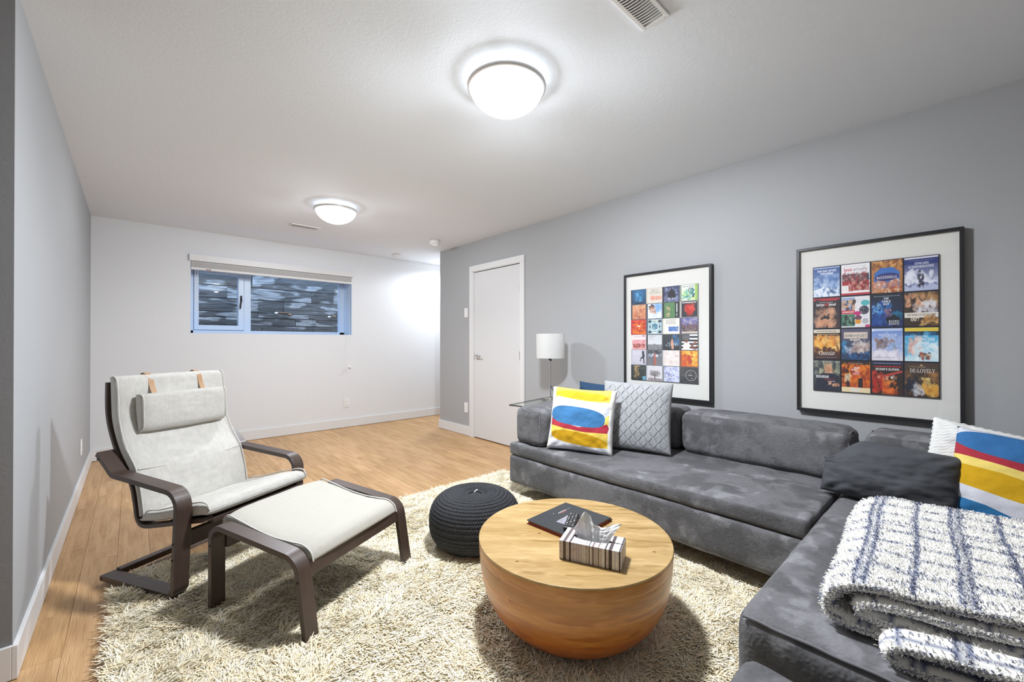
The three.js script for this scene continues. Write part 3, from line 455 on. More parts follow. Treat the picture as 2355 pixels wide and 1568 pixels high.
// ---------- scatter cushions ----------
function cushion(name, label, geo, mat, p, yaw, lean, roll, frontLabel) {
  const t = thing(name, label, 'cushion', p, 0);
  const m = part('cover', geo, mat, t);
  m.rotation.order = 'YXZ'; m.rotation.set(lean, yaw, roll); return t;
}
const stripePrint = (order) => canvasTex(768, 768, (c, w, h) => {
  const r = rng(order === 0 ? 3 : 4), S = w / 100;
  c.fillStyle = '#efeee9'; c.fillRect(0, 0, w, h);
  const blob = (col, x, y, a, b, rot = 0, n = 2.6) => { c.fillStyle = col; c.beginPath(); for (let i = 0; i <= 90; i++) { const q = i / 90 * Math.PI * 2, cs = Math.cos(q), sn = Math.sin(q), px = a * Math.sign(cs) * Math.pow(Math.abs(cs), 2 / n), py = b * Math.sign(sn) * Math.pow(Math.abs(sn), 2 / n), X = x + px * Math.cos(rot) - py * Math.sin(rot), Y = y + px * Math.sin(rot) + py * Math.cos(rot); i ? c.lineTo(X * S, Y * S) : c.moveTo(X * S, Y * S); } c.fill(); };
  const band = (col, pts) => { c.fillStyle = col; c.beginPath(); pts.forEach(([x, y], i) => i ? c.lineTo(x * S, y * S) : c.moveTo(x * S, y * S)); c.fill(); };
  if (order === 0) {
    band('#d3d4da', [[7, 0], [92, 0], [92, 100], [7, 100]]);
    band('#ecd05a', [[7, 0], [93, 0], [93, 21], [70, 23], [40, 20], [16, 16], [7, 19]]); blob('#d8aa1e', 49, 13, 40, 7.2, 0.04);
    band('#d9dbe2', [[7, 20], [40, 21], [93, 23], [93, 58], [7, 58]]);
    band('#f0da72', [[84, 48], [94, 40], [94, 60], [84, 60]]);
    band('#a92c3c', [[5, 51], [20, 58], [50, 63], [75, 60], [92, 54], [95, 60], [93, 68], [60, 70], [28, 67], [5, 63]]);
    blob('#3a74a6', 46, 47, 42.5, 14.5, 0.07, 2.7);
    band('#e8cc5a', [[5, 63], [28, 67], [60, 70], [94, 68], [94, 90], [70, 92], [30, 84], [6, 74]]);
    blob('#c99a08', 50, 81, 43, 9.8, 0.09, 2.3); band('#d9dae1', [[6, 78], [14, 86], [40, 92], [70, 94], [94, 92], [94, 100], [6, 100]]); blob('#c99a08', 50, 81.5, 42, 9.2, 0.09, 2.3);
  } else {
    band('#d0d2da', [[0, 0], [100, 0], [100, 100], [0, 100]]);
    band('#a92c3c', [[0, 18], [12, 20], [40, 28], [70, 32], [100, 34], [100, 44], [60, 40], [25, 34], [0, 31]]); blob('#2f6aa2', 55, 16, 56, 13.5, 0.06, 2.7);
    band('#f0d672', [[0, 31], [25, 34], [60, 40], [100, 44], [100, 66], [60, 50], [30, 44], [0, 42]]);
    band('#d3a40c', [[0, 41], [30, 43], [62, 50], [100, 66], [100, 74], [70, 72], [35, 68], [0, 62]]);
    band('#dadbe3', [[0, 62], [35, 68], [70, 72], [100, 73], [100, 100], [0, 100]]);
    band('#2a72a8', [[0, 77], [24, 80], [46, 88], [58, 100], [0, 100]]);
  }
  for (let i = 0; i < 26000; i++) { c.fillStyle = r() > 0.5 ? 'rgba(255,255,255,0.05)' : 'rgba(0,0,0,0.045)'; const q = r() > 0.5; c.fillRect(r() * w, r() * h, q ? 5 : 1, q ? 1 : 5); }
});
const printMat = (o) => std({ map: stripePrint(o), roughness: 0.9, bumpMap: rep(linen.t, 1.1), bumpScale: 0.0008 });
cushion('striped_cushion', 'square cushion with yellow, blue and red ovals on the left of the sofa', pillow(0.455, 0.435, 0.15, { seed: 2, wrinkle: 0.010, pinch: 0.05 }), printMat(0), [2.285, 0.628, -1.80], -Math.PI / 2 + 0.43, -0.27, -0.035);
cushion('striped_cushion', 'cushion with blue, red and gold bands at the right edge, behind the blanket', pillow(0.46, 0.37, 0.14, { seed: 7, wrinkle: 0.005, pinch: 0.02 }), printMat(1), [2.575, 0.592, 0.170], -Math.PI / 2 + 0.05, -0.26, -0.13);
{
  const L = 0.0385, Wd = 0.066, geo = pillow(0.475, 0.47, 0.15, { n: 240, seed: 4, wrinkle: 0.004, pinch: 0.045, extra: (o, u, v, s, e) => {
    if (s < 0 || Math.max(Math.abs(u), Math.abs(v)) > 0.93) return; const X = u * 0.2375, Y = v * 0.235; let best = 0; const k0 = Math.floor(Y / L);
    const mod = 0.35 + 0.65 * Math.abs(Math.sin(X / Wd * Math.PI * 2)); let near = 1;
    for (let k = k0 - 1; k <= k0 + 2; k++) { const yk = k * L + (k % 2 ? -1 : 1) * L * 0.46 * Math.cos(X / Wd * Math.PI * 2), d = Y - yk; near = Math.min(near, Math.abs(d)); best = Math.min(best, -mod * Math.exp(-Math.pow(d / 0.0024, 2))); best = best < -0.05 ? best : Math.max(best, 0.35 * Math.exp(-Math.pow((d - 0.005) / 0.003, 2))); }
    o.z += best * 0.0085 * Math.min(1, e * 6); } });
  cushion('diamond_cushion', 'pale grey cushion with stitched diamond folds on the left of the sofa', geo, std({ color: new THREE.Color().setRGB(0.36, 0.37, 0.385), roughness: 0.9, bumpMap: rep(linen.t, 2), bumpScale: 0.0006 }), [2.575, 0.652, -1.555], -Math.PI / 2 + 0.30, -0.20, 0.0);
}
cushion('navy_cushion', 'navy blue cushion mostly hidden behind the striped and diamond cushions', pillow(0.52, 0.44, 0.13, { seed: 9, wrinkle: 0.008 }), std({ color: new THREE.Color().setRGB(0.016, 0.05, 0.11), roughness: 0.9 }), [2.685, 0.625, -1.885], -Math.PI / 2 + 0.02, -0.10, 0.0);
cushion('lumbar_cushion', 'plain charcoal grey cushion in the sofa corner, between bolster and blanket', pillow(0.475, 0.275, 0.20, { seed: 12, wrinkle: 0.012, pinch: 0.02, power: 0.55, extra: (o, u, v) => { const k = smooth(0.35, 1, -u); if (v > 0) o.y -= 0.115 * k * v; } }), std({ color: new THREE.Color().setRGB(0.066, 0.070, 0.078), roughness: 0.9, bumpMap: rep(linen.t, 2), bumpScale: 0.0008 }), [2.545, 0.553, -0.258], -Math.PI / 2 - 0.06, -0.26, -0.05);
cushion('white_cushion', 'white textured cushion against the wall at the right edge, below the film picture', pillow(0.50, 0.35, 0.12, { n: 90, seed: 17, wrinkle: 0.008, pinch: 0.04, extra: (o, u, v, s, e) => { o.z += Math.min(1, e * 6) * 0.0022 * Math.sin(u * 95) * Math.sin(v * 80 + (Math.floor(u * 15.1) % 2) * 1.5); if (Math.max(Math.abs(u), Math.abs(v)) > 0.98) { o.x += 0.0018 * Math.sin(v * 60); o.y += 0.0018 * Math.sin(u * 60); } } }), std({ color: new THREE.Color().setRGB(0.78, 0.78, 0.75), roughness: 0.95 }), [2.695, 0.607, 0.105], -Math.PI / 2 + 0.03, -0.16, -0.165);

// ---------- round coffee table ----------
const TC = [1.3475, -1.1055], TR = 0.388, TH = 0.37;
{
  const mangoTex = (seed, k) => { const a = tileNoise(32, seed), b = tileNoise(64, seed + 1), c = tileNoise(256, seed + 2); return dataTex(1024, 1024, (u, v) => {
    const w = (a(u * 8, v * 12) - 0.5), band = a(u * 3 + 0.2 * w, v * 32), st = b(u * 10 + w, v * 64), fine = c(u * 32, v * 256) - 0.5, dk = smooth(0.66, 0.86, 0.6 * st + 0.4 * b(u * 6 + 3, v * 64));
    let d = 0; for (const [kx, ky] of [[0.33, 0.44], [0.72, 0.31], [0.86, 0.58], [0.24, 0.72]]) { const q = Math.hypot((u - kx) * 1.0, (v - ky) * 1.7); d = Math.max(d, 1 - smooth(0.003, 0.012, q)); }
    const t = 0.10 * (band - 0.5) + 0.06 * (st - 0.5) + 0.07 * fine - 0.12 * dk - 0.32 * d; const r = k[0] + t, g = k[1] + t * 1.05, bl = k[2] + t * 1.15; return [r, g, bl]; }); };
  const topTex = mangoTex(91, [0.695, 0.575, 0.37]), sideTex = mangoTex(97, [0.76, 0.53, 0.25]);
  const topMat = phys({ map: topTex, roughness: 0.42, clearcoat: 0.15, clearcoatRoughness: 0.4 });
  const sides = [[1.1, 1.02, 0.92], [1.0, 0.92, 0.76], [1.12, 0.98, 0.74], [1.0, 0.78, 0.52], [1.06, 0.70, 0.42], [0.92, 0.55, 0.32], [0.88, 0.46, 0.26]].map((c) => phys({ map: sideTex, color: new THREE.Color().setRGB(...c), roughness: 0.35, clearcoat: 0.35, clearcoatRoughness: 0.3 }));  // ring tones, with shade and warm bounce painted into the lower, redder rings
  const t = thing('coffee_table', 'round drum coffee table of light wood with a tapering banded body', 'coffee table', [TC[0], 0, TC[1]]);
  const radius = (y) => { const q = clamp((TH - y) / TH); return TR * (1 - 0.025 * q - 0.10 * q * q - 0.40 * Math.pow(q, 4.2)); };
  const ys = [0.012, 0.050, 0.105, 0.160, 0.215, 0.270, 0.320, 0.362];
  for (let i = 0; i < ys.length - 1; i++) { const p = []; for (let k = 0; k <= 8; k++) { const y = lerp(ys[i], ys[i + 1], k / 8); p.push([radius(y) - (k === 0 || k === 8 ? 0.0006 : 0), y]); } const g = lathe(p, 128), uv = g.attributes.uv, ps = g.attributes.position; for (let k = 0; k < uv.count; k++) uv.setXY(k, uv.getX(k) * 2 + i * 0.37, ps.getY(k) * 0.9 + i * 0.23); part('wood_ring', g, sides[sides.length - 1 - i], t); }
  part('underside', place(cyl(radius(0.012) - 0.003, radius(0.012) - 0.003, 0.01, 64), 0, 0.012, 0), M.dark, t);
  const rim = []; for (let k = 0; k <= 6; k++) { const a = k / 6 * Math.PI / 2; rim.push([TR - 0.003 + 0.003 * Math.cos(a), TH - 0.003 + 0.003 * Math.sin(a)]); }
  const tg = lathe([[0.001, 0.362], [TR - 0.0005, 0.362], ...rim, [0.001, TH]].reverse().reverse(), 128); { const p = tg.attributes.position, uv = tg.attributes.uv, a = 0.83; for (let k = 0; k < p.count; k++) { const x = p.getX(k), z = p.getZ(k); uv.setXY(k, (x * Math.cos(a) + z * Math.sin(a)) / 0.82 + 0.5, (-x * Math.sin(a) + z * Math.cos(a)) / 0.82 + 0.5 - p.getY(k) * 0.2); } }
  part('tabletop', tg, topMat, t);
}
// book
{
  const t = thing('book', 'large dark hardback book lying on the coffee table behind the tissue box', 'book', [1.414, TH, -1.182], 0.055);
  const w = 0.278, d = 0.250;
  const cover = canvasTex(1024, 920, (c, W, Hh) => {
    const r = rng(12); c.fillStyle = '#2c3034'; c.fillRect(0, 0, W, Hh);
    for (let i = 0; i < 900; i++) { c.fillStyle = `rgba(${70 + r() * 30},${76 + r() * 30},${84 + r() * 30},0.05)`; c.beginPath(); c.ellipse(r() * W, r() * Hh, 10 + r() * 60, 3 + r() * 10, 0.3, 0, 7); c.fill(); }
    // pale photograph printed in the middle of the cover
    c.save(); c.translate(430, 520); c.rotate(-0.05); c.fillStyle = '#8f8d97'; c.fillRect(-150, -150, 330, 300); for (let i = 0; i < 240; i++) { c.fillStyle = `rgba(${140 + r() * 90},${135 + r() * 85},${150 + r() * 80},0.25)`; c.fillRect(-150 + r() * 320, -150 + r() * 290, 6 + r() * 60, 2 + r() * 8); } c.fillStyle = '#4a454c'; for (let i = 0; i < 16; i++) c.fillRect(-140 + r() * 300, -120 + r() * 120, 8 + r() * 40, 3 + r() * 6); c.fillStyle = '#c9a9a6'; c.beginPath(); c.moveTo(-100, 140); c.lineTo(40, 20); c.lineTo(170, 60); c.lineTo(170, 140); c.fill(); c.strokeStyle = '#a04048'; c.lineWidth = 5; c.beginPath(); c.moveTo(-60, 110); c.lineTo(60, 20); c.lineTo(50, 120); c.stroke(); c.restore();
    // two lines of small lettering, unreadable in the photograph, kept as strokes
    for (let i = 0; i < 9; i++) { c.fillStyle = '#d7d3d0'; c.fillRect(560 + i * 24, 190, 15, 20); } for (let i = 0; i < 5; i++) { c.fillStyle = '#b23a34'; c.fillRect(590 + i * 30, 226, 18, 20); } c.fillStyle = '#9a9a9a'; c.fillRect(790, 196, 90, 6); c.fillStyle = '#ddd'; c.fillRect(476, 150, 14, 14);
  });
  const coverM = std({ map: cover, roughness: 0.35 }), cloth = std({ color: new THREE.Color().setRGB(0.03, 0.033, 0.037), roughness: 0.45 }), inside = std({ color: new THREE.Color().setRGB(0.42, 0.10, 0.055), roughness: 0.7 });
  part('back_board', bx(-w / 2, w / 2, 0.0005, 0.0035, -d / 2, d / 2, 0.0012), inside, t, 'reddish brown back board');
  part('pages', bx(-w / 2 + 0.006, w / 2 - 0.004, 0.0035, 0.0150, -d / 2 + 0.005, d / 2 - 0.005), std({ color: new THREE.Color().setRGB(0.30, 0.085, 0.055), roughness: 0.8 }), t, 'page block with reddish edges');
  part('front_board', bx(-w / 2, w / 2, 0.0150, 0.0180, -d / 2, d / 2, 0.0012), cloth, t);
  const pl = new THREE.PlaneGeometry(w - 0.003, d - 0.003); pl.rotateX(-Math.PI / 2); part('cover_print', place(pl, 0, 0.01815, 0), coverM, t);
  const sp = new THREE.CylinderGeometry(0.0092, 0.0092, d, 16, 1, false, 0, Math.PI); sp.rotateX(Math.PI / 2); sp.rotateZ(-Math.PI / 2); part('spine', place(sp, w / 2 - 0.001, 0.0092, 0), cloth, t);
}
// remote control lying on the book
{
  const t = thing('remote_control', 'black remote control on the book, mostly hidden behind the tissue', 'remote control', [1.379, TH + 0.0182, -1.140], -1.04);
  part('body', place(new RoundedBoxGeometry(0.045, 0.018, 0.155, 3, 0.006), 0, 0.009, 0), std({ color: new THREE.Color().setRGB(0.012, 0.012, 0.013), roughness: 0.4 }), t);
  const bm = std({ color: new THREE.Color().setRGB(0.25, 0.25, 0.26), roughness: 0.6 }); for (let i = 0; i < 3; i++) for (let j = 0; j < 8; j++) part('button', place(new RoundedBoxGeometry(0.006, 0.0025, 0.005, 1, 0.001), -0.013 + i * 0.013, 0.0186, -0.062 + j * 0.0165), (i + j) % 3 ? bm : M.plastic, t);
}
// tissue box
{
  const ang = Math.atan2(-(-0.811 + 1.013), 1.241 - 1.152);
  const t = thing('tissue_box', 'tissue box printed with pale birch trunks on the coffee table', 'tissue box', [1.2487, TH, -0.9330], ang);
  const w = 0.221, h = 0.068, d = 0.114;
  const birch = canvasTex(1024, 900, (c, W, Hh) => { const r = rng(31); c.fillStyle = '#d9d3d2'; c.fillRect(0, 0, W, Hh);
    let x = 0; while (x < W) { const tw = 14 + r() * 46, dark = r() < 0.42; const col = dark ? ['#4b4143', '#6e5d5a', '#353034', '#8a7672'][Math.floor(r() * 4)] : ['#e8e4e4', '#f2efef', '#ded6d3', '#d2cbd2'][Math.floor(r() * 4)]; c.fillStyle = col; const ww = dark ? tw * 0.5 : tw; c.fillRect(x, 0, ww, Hh); c.fillStyle = 'rgba(60,50,54,0.75)'; c.fillRect(x + ww - 3, 0, 3 + r() * 3, Hh); for (let i = 0; i < 16; i++) { c.fillStyle = dark ? 'rgba(210,200,198,0.35)' : 'rgba(50,44,50,0.45)'; c.fillRect(x + r() * ww * 0.7, r() * Hh, 2 + r() * ww * 0.3, 2 + r() * 12); } x += ww + 2; }
    for (const [px, py] of [[770, 640], [800, 700], [240, 690], [470, 720]]) for (let i = 0; i < 12; i++) { c.fillStyle = `rgba(${140 + r() * 60},${50 + r() * 30},40,0.55)`; c.beginPath(); c.ellipse(px + (r() - 0.5) * 40, py + (r() - 0.5) * 40, 4, 3, r() * 3, 0, 7); c.fill(); }
    c.strokeStyle = '#3a3438'; c.lineWidth = 5; c.beginPath(); c.moveTo(420, 520); c.lineTo(470, 570); c.lineTo(480, 640); c.moveTo(470, 570); c.lineTo(520, 545); c.stroke(); });
  const bm = std({ map: birch, roughness: 0.45 });
  // side walls and top with an oval slot
  const g = new RoundedBoxGeometry(w, h, d, 2, 0.0025); { const p = g.attributes.position, n = g.attributes.normal, uv = g.attributes.uv; for (let i = 0; i < p.count; i++) { const x = p.getX(i), y = p.getY(i), z = p.getZ(i); if (Math.abs(n.getX(i)) > 0.7) uv.setXY(i, 0.5 + z / d * 0.5, 0.5 + y / h * 0.3 - 0.2); else if (n.getY(i) > 0.7) uv.setXY(i, 0.5 + x / w, 0.7 - z / d * 0.3); else uv.setXY(i, 0.5 + x / w, 0.2 + y / h * 0.38); } }
  const wallsOnly = (() => { const q = g.toNonIndexed(), p = q.attributes.position, keep = { position: [], normal: [], uv: [] }; for (let i = 0; i < p.count; i += 3) { const top = q.attributes.normal.getY(i) > 0.9 && q.attributes.normal.getY(i + 1) > 0.9 && q.attributes.normal.getY(i + 2) > 0.9; if (top) continue; for (let k = 0; k < 3; k++) for (const a of ['position', 'normal', 'uv']) for (let m = 0; m < q.attributes[a].itemSize; m++) keep[a].push(q.attributes[a].array[(i + k) * q.attributes[a].itemSize + m]); } const o = new THREE.BufferGeometry(); for (const a of Object.keys(keep)) o.setAttribute(a, new THREE.Float32BufferAttribute(keep[a], a === 'uv' ? 2 : 3)); return o; })();
  const sh = new THREE.Shape(); sh.moveTo(-w / 2 + 0.0025, -d / 2 + 0.0025); sh.lineTo(w / 2 - 0.0025, -d / 2 + 0.0025); sh.lineTo(w / 2 - 0.0025, d / 2 - 0.0025); sh.lineTo(-w / 2 + 0.0025, d / 2 - 0.0025); sh.closePath(); const hole = new THREE.Path(); hole.absellipse(0, 0, 0.070, 0.023, 0, Math.PI * 2, true); sh.holes.push(hole);
  const tg = new THREE.ShapeGeometry(sh, 32); { const p = tg.attributes.position, uv = tg.attributes.uv; for (let i = 0; i < p.count; i++) uv.setXY(i, 0.5 + p.getX(i) / w, 0.7 + p.getY(i) / d * 0.3); } tg.rotateX(-Math.PI / 2); tg.translate(0, h / 2, 0);
  part('box', [place(wallsOnly, 0, h / 2 + 0.0005, 0), place(tg, 0, h / 2 + 0.0005, 0)], bm, t);
  part('liner', bx(-w / 2 + 0.004, w / 2 - 0.004, h - 0.022, h - 0.020, -d / 2 + 0.004, d / 2 - 0.004), std({ color: new THREE.Color().setRGB(0.5, 0.5, 0.52), roughness: 0.9 }), t);
  // pulled-up tissue
  const nu = 60, nv = 24, P = [], I = []; const topH = (u) => 0.050 + 0.042 * Math.exp(-Math.pow((u + 0.42) / 0.30, 2)) - 0.012 * Math.exp(-Math.pow((u - 0.35) / 0.2, 2)) + 0.020 * smooth(0.5, 1, u) - 0.018 * smooth(0.6, 1, -u);
  for (let j = 0; j <= nv; j++) for (let i = 0; i <= nu; i++) { const u = i / nu * 2 - 1, v = j / nv, H2 = topH(u), spread = lerp(0.058, 0.070 + 0.020 * smooth(0.3, 1, u), v) ; const fold = (0.006 + 0.004 * v) * Math.sin(u * 7 + 2.2 * Math.sin(u * 3.1) + v * 1.2) + 0.004 * noise(u * 6, v * 5, 2); const x = u * spread + 0.016 * v * v * smooth(0.35, 1, u), y = -0.012 + (H2 + 0.012) * Math.pow(v, 0.85) + 0.004 * noise(u * 5, v * 3, 7); const z = fold * (1 - 0.3 * v) - 0.010 * v * v + 0.016 * v * (0.2 - u) * (0.5 + 0.5 * Math.sin(u * 4)); P.push(x, h + y, z - 0.004); }
  for (let j = 0; j < nv; j++) for (let i = 0; i < nu; i++) { const a = j * (nu + 1) + i, b = a + 1, c = a + nu + 1, e = c + 1; I.push(a, b, e, a, e, c); }
  const ts = new THREE.BufferGeometry(); ts.setAttribute('position', new THREE.Float32BufferAttribute(P, 3)); ts.setIndex(I); ts.computeVertexNormals();
  part('tissue', ts, std({ color: new THREE.Color().setRGB(0.86, 0.86, 0.85), roughness: 0.95, side: THREE.DoubleSide }), t, 'white tissue pulled up through the slot');
}
// ---------- knitted pouf ----------
{
  const t = thing('pouf', 'black knitted round pouf on the rug behind the coffee table', 'pouf', [1.432, 0, -1.885]);
  const yarn = std({ color: new THREE.Color().setRGB(0.022, 0.024, 0.028), roughness: 0.75 }), R = 0.247, Hh = 0.335;
  const prof = (a) => { const c = Math.cos(a), s = Math.sin(a), r = R * Math.pow(Math.max(0, c), 0.62), y = 0.172 + (s >= 0 ? 0.152 : 0.150) * Math.sign(s) * Math.pow(Math.abs(s), 0.80); return [r, y - 0.03 * Math.exp(-Math.pow(r / 0.085, 2)) * (s > 0 ? 1 : 0)]; };
  const pts = []; for (let i = 0; i <= 60; i++) { const a = lerp(-Math.PI / 2, Math.PI / 2, i / 60); const [r, y] = prof(a); pts.push([Math.max(0.0005, r - 0.005), y]); }
  part('filling', lathe(pts, 72), yarn, t);
  // chunky V stitches, rows from top to bottom
  const cg = new THREE.CapsuleGeometry(0.0056, 0.0175, 3, 8); const rows = 50, list = []; const d = new THREE.Object3D(), rr = rng(66), n = new THREE.Vector3(), tg = new THREE.Vector3(), ax = new THREE.Vector3();
  for (let k = 0; k < rows; k++) { const a = lerp(-1.35, 1.50, k / (rows - 1)), [r, y] = prof(a), [r2, y2] = prof(a + 0.02); const cnt = Math.max(6, Math.round(2 * Math.PI * r / 0.0128)); const dn = new THREE.Vector2(r2 - r, y2 - y).normalize();
    for (let i = 0; i < cnt; i++) { const q = (i + (k % 2) * 0.5) / cnt * Math.PI * 2, c = Math.cos(q), s = Math.sin(q); n.set(dn.y * c, -dn.x, dn.y * s).normalize(); tg.set(-s, 0, c); ax.copy(tg).multiplyScalar(Math.cos(0.92)).addScaledVector(new THREE.Vector3(dn.x * c, dn.y, dn.x * s), (k % 2 ? 1 : -1) * Math.sin(0.92)).normalize(); ax.addScaledVector(n, 0.25).normalize(); d.position.set(r * c + n.x * 0.001, y + n.y * 0.001, r * s + n.z * 0.001); d.quaternion.setFromUnitVectors(new THREE.Vector3(0, 1, 0), ax); d.scale.setScalar(0.95 + 0.12 * rr()); d.updateMatrix(); list.push(d.matrix.clone()); } }
  const im = new THREE.InstancedMesh(cg, yarn, list.length); list.forEach((m, i) => im.setMatrixAt(i, m)); im.name = 'knit_stitches'; im.userData.kind = 'stuff'; im.castShadow = im.receiveShadow = true; t.add(im);
  part('tag', tube([[-0.012, 0.318, 0.01], [0, 0.327, 0.012], [0.014, 0.325, 0.006]], 0.0032, 12, 6), M.plastic, t, 'tiny white tag');
}
// ---------- shag rug ----------
{
  const x0 = -0.05, x1 = 2.42, z0 = -2.75, z1 = 0.62;
  const t = thing('rug', 'cream long-pile shag rug under the coffee table, footstool and sofa', 'rug', [(x0 + x1) / 2, 0, (z0 + z1) / 2]);
  part('backing', bx(x0 - t.position.x, x1 - t.position.x, 0.0005, 0.019, z0 - t.position.z, z1 - t.position.z, 0.004), std({ color: new THREE.Color().setRGB(0.93, 0.84, 0.62), roughness: 1 }), t);
  const r = rng(101);
  // one tuft: a handful of bent twisted yarns
  const strand = (len, lean, yaw, ox, oz, rad) => { const seg = 5, P = [], I = []; const c = Math.cos(yaw), s = Math.sin(yaw), kink = (r() - 0.5) * 0.010; for (let i = 0; i <= seg; i++) { const q = i / seg, ang = lean * (0.35 + 0.75 * q), h = len * q; const f = len * (Math.sin(lean * 0.6) * q * (0.5 + 0.5 * q)) , y = len * q * Math.cos(lean * (0.25 + 0.5 * q)), k = kink * Math.sin(q * 3.14), w = rad * (i === seg ? 0.45 : 1); for (let j = 0; j < 4; j++) { const a = j / 4 * 6.2832 + q * 2; P.push(ox + c * f - s * k + w * Math.cos(a), y, oz + s * f + c * k + w * Math.sin(a)); } } for (let i = 0; i < seg; i++) for (let j = 0; j < 4; j++) { const a = i * 4 + j, b = i * 4 + (j + 1) % 4; I.push(a, a + 4, b, b, a + 4, b + 4); } const e = seg * 4; I.push(e, e + 2, e + 1, e, e + 3, e + 2); const g = new THREE.BufferGeometry(); g.setAttribute('position', new THREE.Float32BufferAttribute(P, 3)); g.setIndex(I); g.computeVertexNormals(); return g; };
  const gs = []; for (let i = 0; i < 13; i++) gs.push(strand(0.036 + r() * 0.026, 1.0 + r() * 0.45, (r() - 0.5) * 2.2, (r() - 0.5) * 0.026, (r() - 0.5) * 0.026, 0.0018 + r() * 0.0007)); const tuft = mergeGeometries(gs);
  const step = 0.0112, list = [], cols = [], d = new THREE.Object3D(), col = new THREE.Color(), base = [[0.97, 0.88, 0.67], [0.98, 0.91, 0.73], [0.96, 0.84, 0.59], [0.98, 0.94, 0.80]];
  for (let x = x0 + 0.004; x < x1; x += step) for (let z = z0 + 0.004; z < z1; z += step) {
    if (x > 1.5 && z > -0.40) continue; if (x < 1.05 && x > 0.56 && z > -0.28) continue; if (x < 0.6 && z > 0.2) continue; if (x > 2.3 && z > -2.1) continue;
    if (r() < 0.14) continue;
    const px = x + (r() - 0.5) * step, pz = z + (r() - 0.5) * step; const th = 6.28 * (fbm(px * 2.6 + 3, pz * 2.6, 1.3, 3) * 1.6) + (r() - 0.5) * 2.6; let yaw = th, sc = 0.85 + r() * 0.4, sy = sc * (0.50 + 0.26 * (noise(px * 16, pz * 16, 4) + 0.5) * 0.8);
    if (px < x0 + 0.02 && r() < 0.6) yaw = Math.PI + (r() - 0.5) * 1.2; if (pz < z0 + 0.02 && r() < 0.6) yaw = -Math.PI / 2 + (r() - 0.5) * 1.2;
    { const dx = px + 0.1085, dz = pz + 2.7975, ss = dx * 0.883 - dz * 0.4695, uu = dx * 0.4695 + dz * 0.883; if (uu > -0.03 && uu < 0.54 && ((ss > -0.012 && ss < 0.077) || (ss > 0.61 && ss < 0.70))) { sy *= 0.35; if (ss > 0.002 && ss < 0.063) continue; } }
    d.position.set(px - t.position.x, 0.013, pz - t.position.z); d.rotation.set((r() - 0.5) * 0.4, -yaw, (r() - 0.5) * 0.4); d.scale.set(sc, sy, sc); d.updateMatrix(); list.push(d.matrix.clone()); const b = base[Math.floor(r() * 4)], k = 0.93 + r() * 0.12; cols.push(b[0] * k, b[1] * k, b[2] * k);
  }
  const im = new THREE.InstancedMesh(tuft, std({ color: 0xffffff, roughness: 0.95 }), list.length); list.forEach((m, i) => { im.setMatrixAt(i, m); im.setColorAt(i, col.setRGB(cols[3 * i], cols[3 * i + 1], cols[3 * i + 2])); }); im.name = 'pile'; im.userData.kind = 'stuff'; im.castShadow = im.receiveShadow = true; t.add(im);
  console.log('rug tufts', list.length);
}
